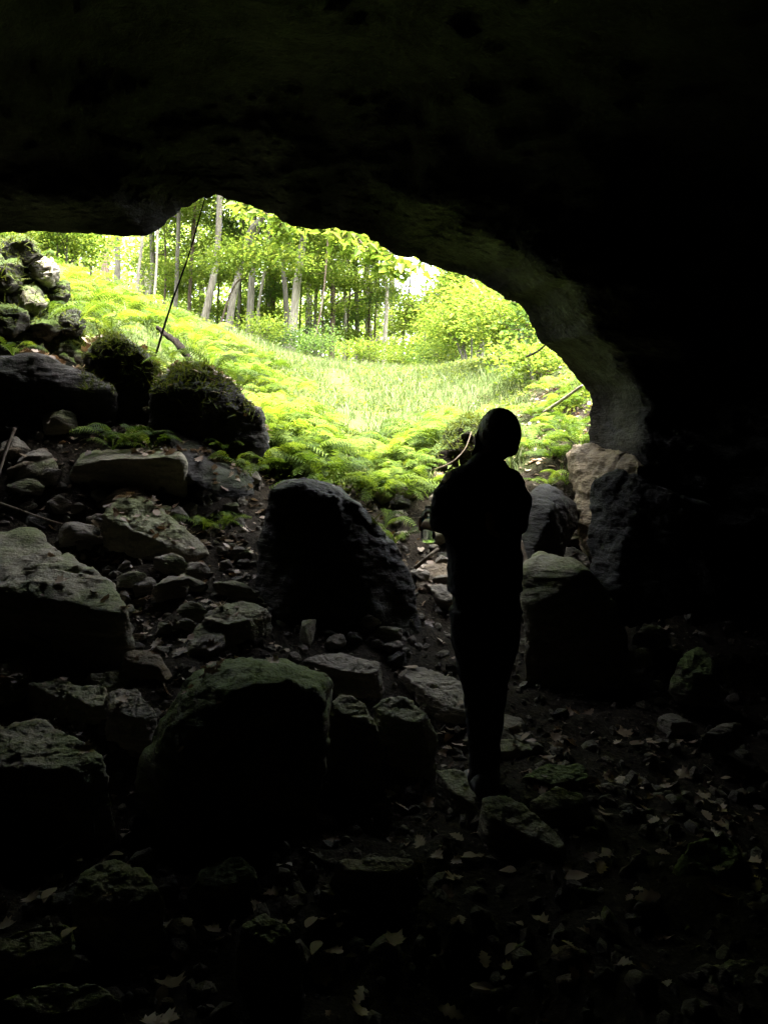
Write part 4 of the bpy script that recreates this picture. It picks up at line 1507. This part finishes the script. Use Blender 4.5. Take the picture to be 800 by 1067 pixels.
for args in [
    (60, 265, 11, 1.8, 'light green shrub against the white sky at far left', 2),
    (270, 372, 19, 2.2, 'low bright shrub in front of the reddish trunk', 3),
    (330, 385, 20, 2.0, 'bluish green shrub at the foot of the tall pale trunk', 4, 'leaf_cool'),
    (375, 388, 21, 1.9, 'yellow green shrub on the brow in the centre', 5),
    (445, 386, 20, 1.6, 'cool green shrub under the white sky gap', 6, 'leaf_cool'),
    (490, 382, 15, 2.3, 'tall loose shrub with thin bare branches on the right', 7),
    (530, 375, 12, 1.7, 'bright leafy shrub at the right of the brow', 8),
    (465, 384, 17, 1.9, 'shrub between the sky gap and the tall loose shrub', 9),
    (562, 366, 10, 1.0, 'low leafy bush touching the right edge of the mouth', 12),
    (410, 389, 24, 2.0, 'pale green shrub around the slim pale trunk', 13),
    (300, 381, 22, 1.7, 'dark green shrub behind the grass brow left of centre', 14, 'leaf_cool'),
    (30, 245, 12, 1.6, 'dense shrub at the far left under the cave roof', 15),
]:
    shrub(*(args[:3] + (args[3] * (.42 if args[2] > 16 else .6),) + args[4:]))

# far woodland behind: one leafy mass with trunks too distant to tell apart
r = np.random.default_rng(41)
nC = 5200
tx = r.uniform(-34, 26, nC)
ty = r.uniform(36, 60, nC)
tz = 3.6 + 13 * r.random(nC) ** 1.25
gap = fbm(np.stack([tx * .22, ty * .05, tz * .3], 1), 3, 90)
k = (gap > -.38) | (tz < 6)
hx, hy, _ = project(np.stack([tx, ty, tz], 1))
k &= ((hx - 438) / 46) ** 2 + ((hy - 282) / 38) ** 2 > 1
T = np.stack([tx, ty, tz], 1)[k]
V, F = leaf_cloud(list(T), 32, .95, .33, 42, .5)
mb = MB()
for q in range(40):
    xx, yy = r.uniform(-30, 24), r.uniform(36, 58)
    zz = gz(xx, yy)
    mb.tube(curve_pts([(xx, yy, zz - .3), (xx + r.normal() * .3, yy, zz + 6), (xx + r.normal() * .8, yy, zz + 15)], 8), [.2 - .015 * t for t in range(8)], 6)
bv, bf = np.array(mb.v), [f for f in mb.f]
me = mb.mesh('far_woodland')
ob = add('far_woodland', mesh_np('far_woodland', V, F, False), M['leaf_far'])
tag(ob, 'hazy bright green woodland far behind the trees', 'woodland', kind='stuff')
tk = add('trunks', me, M['bark'], ob)
tag(tk, kind='stuff')

# leaf sprays hanging at the lip


def hanging(px, py, Y, pts, label, seed, per, spread, size, leaf='leaf', name='leafy_branch', w=.012):
    c = [P(a, b, Y + dz) for a, b, dz in pts]
    base = c[0].copy()
    c = [p - base for p in curve_pts(c, 12)]
    mb = MB()
    mb.tube(c, [w * (1 - .07 * k) for k in range(12)], 6)
    rnd = random.Random(seed)
    tips = []
    for k in range(3, 12):
        for s in range(2):
            d = np.array([rnd.uniform(-1, 1), rnd.uniform(-.6, .6), rnd.uniform(-.6, .3)]) * .22
            mb.tube([c[k], c[k] + d * .5, c[k] + d], [w * .35, w * .3, w * .2], 5)
            tips += [c[k] + d, c[k] + d * .6]
    root = empty(name, base)
    tag(root, label, 'branch')
    add('stem', mb.mesh('stem'), M['bark_dark'], root)
    V, F = leaf_cloud(tips, per, spread, size, seed, .6)
    add('foliage', mesh_np('foliage', V, F, False), M[leaf], root)


hanging(400, 250, 7.6, [(330, 205, .2), (355, 228, .1), (382, 258, 0), (402, 268, -.1), (412, 282, -.15)], 'leafy branch hanging over the cave mouth left of the sky gap', 3, 8, .08, .12)
hanging(300, 220, 8.2, [(240, 190, 0), (268, 215, 0), (285, 228, 0), (298, 240, 0)], 'leafy twig tip hanging from the roof edge above the pale trunk', 4, 6, .09, .11)
hanging(545, 310, 6.35, [(528, 300, .1), (545, 316, 0), (552, 330, 0), (556, 348, 0)], 'dark tuft of leaves hanging from the right roof edge', 5, 4, .06, .07, 'leaf_cool')


def stick(name, pts, r0, r1, mat, label, cat='stick', n=14, wob=.15, seed=0, sides=7):
    c = [P(*p) for p in pts]
    base = c[0].copy()
    c = [p - base for p in curve_pts(c, n)]
    mb = MB()
    mb.tube(c, [r0 + (r1 - r0) * k / (n - 1) for k in range(n)], sides, wob, seed)
    return tag(add(name, mb.mesh(name), M[mat], None, base), label, cat)


stick('leaning_pole', [(160, 378, 6.35), (177, 322, 6.2), (189, 288, 6.05), (198, 262, 5.9), (215, 202, 5.7)], .0095, .004, 'rotten', 'long thin dark pole leaning across the left of the cave mouth', 'pole', wob=.4, n=22)
lg = stick('broken_log', [(163, 342, 6.7), (167, 343, 6.7), (174, 350, 6.66), (183, 356, 6.62), (196, 371, 6.55), (211, 390, 6.45)], .018, .036, 'rotten', 'short broken dark log sticking out of the fern bank', 'log', wob=.6, seed=4, sides=9)
stick('branch', [(566, 430, 8.0), (585, 417, 7.6), (606, 402, 7.0)], .018, .012, 'deadwood', 'bare branch leaning on the right bank against the rock', 'branch')
stick('twig', [(548, 372, 8.6), (560, 366, 8.4), (572, 356, 8.2), (580, 350, 8.1)], .012, .006, 'rotten', 'short dark dead twig at the right edge of the mouth', 'twig')
stick('stick', [(-6, 522, 4.9), (20, 531, 4.9), (45, 540, 4.95), (74, 549, 5.0)], .008, .006, 'deadwood', 'thin pale stick lying above the long slab at left', 'stick')
stick('stick', [(-5, 505, 5.0), (6, 470, 5.1), (16, 446, 5.2)], .014, .011, 'deadwood', 'grey stick leaning at the left edge below the ledge', 'stick')
stick('twig', [(31, 660, 4.0), (52, 670, 4.0), (75, 681, 4.0)], .006, .005, 'rotten', 'straight dark broken twig above the wide flagstone', 'twig')
stick('twig', [(78, 684, 3.98), (86, 676, 3.98), (94, 670, 4.0)], .005, .004, 'rotten', 'short twig tip right of the broken twig', 'twig')
stick('root', [(450, 490, 6.85), (470, 482, 6.75), (484, 468, 6.75), (491, 450, 6.85)], .008, .004, 'bark_dark', 'pale thin root curling in front of the dark earth mound', 'root')
stick('root', [(432, 592, 5.5), (446, 580, 5.5), (456, 572, 5.6)], .016, .012, 'deadwood', 'pale stick lying across the brown rock left of the person', 'stick')
stick('twig', [(268, 1046, 2.2), (300, 1030, 2.2), (330, 1005, 2.25), (338, 996, 2.3)], .005, .003, 'deadwood', 'pale curved twig on the floor near the bottom', 'twig')
stick('twig', [(262, 1043, 2.22), (278, 1030, 2.25), (292, 1018, 2.3)], .004, .003, 'deadwood', 'short pale twig beside the curved one', 'twig')
stick('branch', [(491, 292, 13), (500, 305, 13), (511, 318, 13), (514, 345, 13)], .035, .02, 'bark_dark', 'bent bare branch in front of the right bushes', 'branch')
stick('twig', [(40, 905, 2.45), (70, 880, 2.5), (96, 882, 2.5), (98, 858, 2.55)], .006, .004, 'rotten', 'forked twig standing among leaves at lower left', 'twig')
stick('vine', [(585, 452, 6.9), (600, 466, 6.4), (592, 482, 6.45)], .006, .004, 'rotten', 'thin vine hanging on the right bank', 'vine')

# ------------------------------------------------------------------ the person, seen from behind
PY = 3.2


def bake(o):
    bpy.context.view_layer.update()
    d = bpy.context.evaluated_depsgraph_get()
    me = bpy.data.meshes.new_from_object(o.evaluated_get(d), depsgraph=d)
    bpy.data.objects.remove(o)
    return me


def skin_mesh(verts, edges, radii, root, sub=2):
    me = bpy.data.meshes.new('skin_tmp')
    me.from_pydata([tuple(map(float, v)) for v in verts], edges, [])
    o = bpy.data.objects.new('skin_tmp', me)
    col.objects.link(o)
    m = o.modifiers.new('skin', 'SKIN')
    m.use_smooth_shade = True
    for k, r_ in enumerate(radii):
        rr_ = r_ if isinstance(r_, tuple) else (r_, r_)
        me.skin_vertices[0].data[k].radius = rr_
    me.skin_vertices[0].data[root].use_root = True
    s = o.modifiers.new('sub', 'SUBSURF')
    s.levels = s.render_levels = sub
    return bake(o)


def J(px, py, dy=0.0):
    return P(px, py, PY + dy)


head_c = J(520, 453, .02)
pel, wai, che, nec, hdb = J(505, 628), J(503, 575, -.01), J(503, 515, 0), J(507, 483, .02), J(516, 462, .02)
sl, sr_ = J(469, 503, .0), J(535, 505, .0)
el, er = J(460, 547, .02), J(539, 552, .05)
hl, hr = J(442, 546, .22), J(505, 545, .27)
hipl, hipr = J(490, 640), J(521, 640)
kl, kr = J(498, 722, .02), J(513, 716, .05)
al_, ar_ = J(499, 806, -.02), J(510, 800, .06)
tl, tr_ = al_ + np.array([-.02, .14, -.07]), ar_ + np.array([.02, .15, -.07])
hel, her = al_ + np.array([0, -.04, -.065]), ar_ + np.array([0, -.04, -.065])
wl = hl + (el - hl) * .22
wr = hr + (er - hr) * .22
verts = [pel, wai, che, nec, hdb, sl, el, wl, hl, sr_, er, wr, hr, hipl, kl, al_, tl, hipr, kr, ar_, tr_]
edges = [(0, 1), (1, 2), (2, 3), (3, 4), (2, 5), (5, 6), (6, 7), (7, 8), (2, 9), (9, 10), (10, 11), (11, 12), (0, 13), (13, 14), (14, 15), (15, 16), (0, 17), (17, 18), (18, 19), (19, 20)]
rad = [(.14, .11), (.12, .09), (.14, .10), .052, .05, .055, .04, .026, (.034, .02), .055, .04, .026, (.034, .02), .085, .052, .036, .028, .085, .052, .036, .028]
parts = [skin_mesh(verts, edges, rad, 0)]


def finger_chain(base, d1, d2, d3, lens, r0):
    pts = [base, base + d1 * lens[0], base + d1 * lens[0] + d2 * lens[1], base + d1 * lens[0] + d2 * lens[1] + d3 * lens[2]]
    return skin_mesh(pts, [(0, 1), (1, 2), (2, 3)], [r0, r0 * .95, r0 * .88, r0 * .75], 0, 1)


def hand(hc, fwd, acr, nrm):
    """palm centre hc, fingers start along fwd and curl towards nrm; acr goes index -> little"""
    for k, (o_, ln) in enumerate(((-1.5, .9), (-.5, 1.0), (.5, .95), (1.5, .75))):
        b = hc + acr * o_ * .017 + fwd * .02
        d2 = (fwd * .5 + nrm * .85)
        d3 = (-fwd * .35 + nrm * .95)
        parts.append(finger_chain(b, fwd, d2 / np.linalg.norm(d2), d3 / np.linalg.norm(d3), (.04 * ln, .03 * ln, .024 * ln), .0088))
    b = hc - acr * .022 - fwd * .02
    d1 = -acr * .75 + fwd * .5 + nrm * .3
    d2 = fwd * .7 + nrm * .75
    parts.append(finger_chain(b, d1 / np.linalg.norm(d1), d2 / np.linalg.norm(d2), d2 / np.linalg.norm(d2), (.036, .03, .02), .0098))


def unit(v):
    return v / np.linalg.norm(v)


fw = unit(hl - el)
hand(hl + fw * .015, fw, np.array([0, 0, -1.0]), unit(np.cross(fw, np.array([0, 0, 1.0]))))
fw2 = unit(hr - er)
hand(hr + fw2 * .015, fw2, np.array([0, 0, -1.0]), -unit(np.cross(fw2, np.array([0, 0, 1.0]))))
# head: cranium, jaw, nose, brow, ears on a head turned a little to the left and tipped down
v, f = ico(4)
hv = v.copy()
hv = hv * np.array([.074, .092, .108])
fy = v[:, 1]
lowm = sstep(-.1, -1, v[:, 2])
hv[:, 0] *= 1 - .28 * lowm
hv[:, 1] *= 1 - .12 * lowm * (fy < 0)
hv[:, 1] += .012 * sstep(.5, 1, fy) * sstep(-.2, -.7, v[:, 2])
nose = np.exp(-((v[:, 0] / .14) ** 2 + ((v[:, 2] + .18) / .16) ** 2)) * (fy > 0)
hv[:, 1] += .022 * nose
for s in (-1, 1):
    eye = np.exp(-(((v[:, 0] - s * .38) / .18) ** 2 + ((v[:, 2] - .04) / .13) ** 2)) * (fy > 0)
    hv[:, 1] -= .010 * eye
    ear = np.exp(-(((v[:, 1] + .05) / .2) ** 2 + ((v[:, 2] + .05) / .26) ** 2)) * (s * v[:, 0] > .6)
    hv[:, 0] += s * .016 * ear
mouth = np.exp(-((v[:, 0] / .3) ** 2 + ((v[:, 2] + .5) / .05) ** 2)) * (fy > 0)
hv[:, 1] -= .005 * mouth
R = np.array(Matrix.Rotation(math.radians(28), 3, 'Z') @ Matrix.Rotation(math.radians(-14), 3, 'X') @ Matrix.Rotation(math.radians(1), 3, 'Y'))
parts.append(mesh_np('head_tmp', hv @ R.T + head_c, f))
bm = bmesh.new()
for p in parts:
    bm.from_mesh(p)
me = bpy.data.meshes.new('body')
bm.to_mesh(me)
bm.free()
o = bpy.data.objects.new('body_tmp', me)
col.objects.link(o)
rm = o.modifiers.new('remesh', 'REMESH')
rm.mode = 'VOXEL'
rm.voxel_size = .006
sm = o.modifiers.new('smooth', 'SMOOTH')
sm.iterations = 3
sm.factor = .5
body_me = bake(o)
body_me.polygons.foreach_set('use_smooth', np.ones(len(body_me.polygons), dtype=bool))
body_me.materials.clear()
feet = np.array([hel[0] * .5 + her[0] * .5, hel[1], min(hel[2], her[2]) - .03])
person = empty('person', feet)
tag(person, 'person in dark clothes seen from behind, standing on rocks and holding a bottle', 'person')
M['skin'] = simple_mat('skin', (.42, .27, .2), .5, .08, 30, .05)
M['shirt'] = simple_mat('dark_shirt', (.022, .022, .026), .9, .2, 60, .3)
M['trousers'] = simple_mat('dark_trousers', (.018, .018, .021), .9, .2, 60, .3)
M['hair'] = simple_mat('dark_hair', (.03, .02, .013), .5, .3, 80, .5)
M['shoe'] = simple_mat('grey_shoe', (.13, .13, .13), .7, .25, 50, .3)
M['sole'] = simple_mat('pale_sole', (.3, .29, .27), .7, .1, 50, .1)


def to_person(me):
    n_ = len(me.vertices)
    c_ = np.empty(n_ * 3, np.float32)
    me.vertices.foreach_get('co', c_)
    c_ = c_.reshape(-1, 3) - feet
    me.vertices.foreach_set('co', c_.astype(np.float32).ravel())
    me.update()
    return me


add('body', to_person(body_me), M['skin'], person)


def ell_ring(c, rx, ry, n=28, tilt=0.0, wob=0.0, seed=0):
    r_ = random.Random(seed)
    out_ = []
    ph = r_.uniform(0, 6)
    for k_ in range(n):
        t_ = 2 * math.pi * k_ / n
        m_ = 1 + wob * math.sin(5 * t_ + ph)
        out_.append(c + np.array([math.cos(t_) * rx * m_, math.sin(t_) * ry * m_, 0]))
    return out_


PXM = PY / FPX  # metres per pixel at the person


def torso_ring(py, x0, x1, depth, dy=0.0, wob=0.0, seed=0):
    c_ = J((x0 + x1) / 2, py, dy)
    return ell_ring(c_, (x1 - x0) / 2 * PXM, depth, 28, 0, wob, seed)


mb = MB()
mb.loft([torso_ring(618, 466, 545, .125, 0, .02, 1), torso_ring(606, 466, 545, .125, 0, .025, 2), torso_ring(590, 466, 544, .12, 0, .02, 3), torso_ring(572, 464, 543, .115, 0, .02, 4), torso_ring(555, 462, 543, .11, 0, .015, 5),
         torso_ring(535, 460, 545, .112, 0, .01, 6), torso_ring(515, 459, 546, .112), torso_ring(502, 459, 547, .1), torso_ring(494, 464, 543, .082), torso_ring(487, 475, 532, .066), torso_ring(481, 487, 527, .062), torso_ring(476, 493, 523, .058), torso_ring(471, 496, 522, .054)])
for s, e, w_, sgn in ((sl, el, wl, -1), (sr_, er, wr, 1)):
    rr0 = [.05, .056, .052, .047, .044]
    pts = [s + np.array([-.02 * sgn, 0, .005]), s + (e - s) * .3 + np.array([.012 * sgn, 0, 0]), s + (e - s) * .6 + np.array([.012 * sgn, 0, 0]), s + (e - s) * .9, e + (w_ - e) * .18]
    mb.tube(pts, rr0, 14)
me = mb.mesh('shirt')
o = bpy.data.objects.new('tmp', me)
col.objects.link(o)
rm = o.modifiers.new('remesh', 'REMESH')
rm.mode = 'VOXEL'
rm.voxel_size = .008
s_ = o.modifiers.new('smooth', 'SMOOTH')
s_.iterations = 6
tx_ = bpy.data.textures.new('cloth_folds', 'CLOUDS')
tx_.noise_scale = .07
dm = o.modifiers.new('folds', 'DISPLACE')
dm.texture = tx_
dm.strength = .022
dm.mid_level = .5
add('shirt', to_person(bake(o)), M['shirt'], person)
mb = MB()
mb.loft([torso_ring(664, 476, 538, .105), torso_ring(645, 472, 540, .115), torso_ring(622, 470, 541, .118), torso_ring(606, 469, 542, .11)])
for h_, k_, a_, x0 in ((hipl, kl, al_, 1), (hipr, kr, ar_, 2)):
    mb.tube([h_ + np.array([0, 0, .03]), h_ + (k_ - h_) * .35, h_ + (k_ - h_) * .7, k_, k_ + (a_ - k_) * .35, k_ + (a_ - k_) * .7, a_ + np.array([0, 0, .0]), a_ + np.array([0, 0, -.035])],
            [.094, .092, .08, .063, .053, .047, .044, .046], 16, .05, x0)
me = mb.mesh('trousers')
o = bpy.data.objects.new('tmp', me)
col.objects.link(o)
rm = o.modifiers.new('remesh', 'REMESH')
rm.mode = 'VOXEL'
rm.voxel_size = .009
s_ = o.modifiers.new('smooth', 'SMOOTH')
s_.iterations = 5
dm = o.modifiers.new('folds', 'DISPLACE')
dm.texture = tx_
dm.strength = .022
dm.mid_level = .5
add('trousers', to_person(bake(o)), M['trousers'], person)
# hair: cap over the back and sides, small bun low at the nape
v, f = ico(5)
hh = v * np.array([.083, .101, .108])
sel = (v[:, 1] * .8 - v[:, 2] * .55) > .38   # the face stays free
strand = np.sin(v[:, 0] * 60 + fbm(v * 6, 3, 4) * 4) * .0012
hh = hh * (1 + strand / .1)[:, None]
keep_f = ~(sel[f].any(1))
low_cut = (v[:, 2] < -.72)
keep_f &= ~(low_cut[f].any(1))
hm = mesh_np('hair', hh @ R.T + head_c + np.array([0, 0, .004]), f[keep_f])
hm_o = bpy.data.objects.new('tmp', hm)
col.objects.link(hm_o)
so = hm_o.modifiers.new('solid', 'SOLIDIFY')
so.thickness = .012
hair = add('hair', to_person(bake(hm_o)), M['hair'], person)
bc = J(530, 467, -.05)
mbh = MB()
mbh.tube([J(503, 446, .03), J(499, 455, .04), J(499, 464, .03), J(495, 473, .02), J(493, 481, .0)], [.018, .022, .02, .017, .008], 10, .1, 3)
add('hair_lock', to_person(mbh.mesh('hair_lock')), M['hair'], hair)
v, f = ico(4)
bun = v * np.array([.04, .042, .036]) * (1 + .05 * np.sin(v[:, 2] * 22 + v[:, 0] * 14))[:, None] + bc
add('hair_bun', to_person(mesh_np('hair_bun', bun, f)), M['hair'], hair)
for a_, t_, h_ in ((al_, tl, hel), (ar_, tr_, her)):
    mb = MB()
    fwd = unit((t_ - h_) * np.array([1, 1, 0]))
    sd_ = np.array([fwd[1], -fwd[0], 0])
    zs = h_[2] - .028

    def sring(d_, w__, hgt):
        c_ = np.array([h_[0], h_[1], zs]) + fwd * d_
        return [c_ + sd_ * math.cos(q_) * w__ + np.array([0, 0, hgt / 2 + math.sin(q_) * hgt / 2]) for q_ in np.linspace(0, 2 * math.pi, 16, endpoint=False)]
    mb.loft([sring(-.045, .02, .05), sring(-.035, .034, .09), sring(0, .04, .11), sring(.05, .042, .1), sring(.1, .045, .075), sring(.16, .044, .058), sring(.2, .034, .045), sring(.215, .015, .03)])
    sh = add('shoe', to_person(mb.mesh('shoe')), M['shoe'], person)
    mb = MB()

    def flat(z_, gr):
        pts_ = []
        for d_, w__ in ((-.05, .016), (-.04, .033), (0, .04), (.05, .043), (.1, .047), (.16, .046), (.2, .036), (.218, .015)):
            pts_.append((d_, w__ * gr))
        loop = [(d_, w__) for d_, w__ in pts_] + [(d_, -w__) for d_, w__ in reversed(pts_)]
        return [np.array([h_[0], h_[1], zs + z_]) + fwd * d_ + sd_ * w__ for d_, w__ in loop]
    mb.loft([flat(-.022, 1.02), flat(-.004, 1.06), flat(.006, 1.04)])
    add('sole', to_person(mb.mesh('sole', False)), M['sole'], sh)

# clear plastic bottle with a blue label, held upright in the left hand
bt = J(446, 527, .27)
bb_ = J(446, 565, .27)
Hb = bt[2] - bb_[2]
m, nt, out = newmat('clear_plastic')
bs = nt.nodes.new('ShaderNodeBsdfPrincipled')
bs.inputs['Base Color'].default_value = (.75, .9, .85, 1)
bs.inputs['Roughness'].default_value = .12
bs.inputs['IOR'].default_value = 1.2
bs.inputs['Transmission Weight'].default_value = .92
nt.links.new(bs.outputs[0], out.inputs[0])
M['plastic'] = m
M['blue'] = leaf_mat('blue_label', [(0.0, (.04, .25, .5)), (1.0, (.04, .25, .5))], .6, (1, 1, 1))
M['cap'] = simple_mat('white_cap', (.6, .62, .62), .4, .05, 30, 0)


def lathe(name, prof, mat, parent=None, loc=None, n=24):
    mb_ = MB()
    mb_.loft([[np.array([math.cos(t_) * r_, math.sin(t_) * r_, z_]) for t_ in np.linspace(0, 2 * math.pi, n, endpoint=False)] for r_, z_ in prof])
    return add(name, mb_.mesh(name), mat, parent, loc)


bott = empty('bottle', bb_)
tag(bott, 'clear plastic bottle with a blue band held in the left hand', 'bottle')
lathe('bottle_body', [(.02, 0), (.031, .004), (.033, .02), (.032, Hb * .35), (.033, Hb * .6), (.032, Hb * .74), (.022, Hb * .86), (.013, Hb * .92), (.013, Hb * .95)], M['plastic'], bott)
lathe('bottle_label', [(.0335, Hb * .38), (.0345, Hb * .385), (.0345, Hb * .66), (.0335, Hb * .665)], M['blue'], bott)
lathe('bottle_cap', [(.015, Hb * .935), (.0155, Hb * .94), (.0155, Hb * .99), (.014, Hb)], M['cap'], bott)

# ------------------------------------------------------------------ light
EL, AZ = math.radians(73), math.radians(155)
w = bpy.data.worlds.new('World')
sc.world = w
w.use_nodes = True
nt = w.node_tree
nt.nodes.clear()
sky = nt.nodes.new('ShaderNodeTexSky')
sky.sky_type = 'NISHITA'
sky.sun_disc = False
sky.sun_elevation = EL
sky.sun_rotation = AZ
sky.air_density = 0.6
sky.dust_density = 7.0
sky.ozone_density = 0.3
bg = nt.nodes.new('ShaderNodeBackground')
bg.inputs['Strength'].default_value = 0.15
wo = nt.nodes.new('ShaderNodeOutputWorld')
hs = nt.nodes.new('ShaderNodeHueSaturation')
hs.inputs['Saturation'].default_value = 0.3
nt.links.new(sky.outputs[0], hs.inputs['Color'])
nt.links.new(hs.outputs[0], bg.inputs[0])
nt.links.new(bg.outputs[0], wo.inputs[0])
sd = bpy.data.lights.new('sun', 'SUN')
sd.energy = 1.3
sd.angle = math.radians(10)
sd.color = (1.0, .95, .86)
so = bpy.data.objects.new('sun', sd)
col.objects.link(so)
dirv = Vector((math.sin(AZ) * math.cos(EL), math.cos(AZ) * math.cos(EL), math.sin(EL)))
so.rotation_euler = dirv.to_track_quat('Z', 'Y').to_euler()
so.location = (0, 10, 30)

vs_ = sc.view_settings
vs_.view_transform = 'Standard'
vs_.look = 'None'
vs_.exposure = 4.75
vs_.gamma = 1.0
sc.render.engine = 'CYCLES'
cy = sc.cycles
cy.use_denoising = True
try:
    cy.denoiser = 'OPENIMAGEDENOISE'
    cy.denoising_input_passes = 'RGB_ALBEDO_NORMAL'
except Exception:
    pass
cy.max_bounces = 6
cy.diffuse_bounces = 4
cy.glossy_bounces = 2
cy.transmission_bounces = 6
cy.transparent_max_bounces = 8
cy.sample_clamp_indirect = 8
cy.caustics_reflective = False
cy.caustics_refractive = False
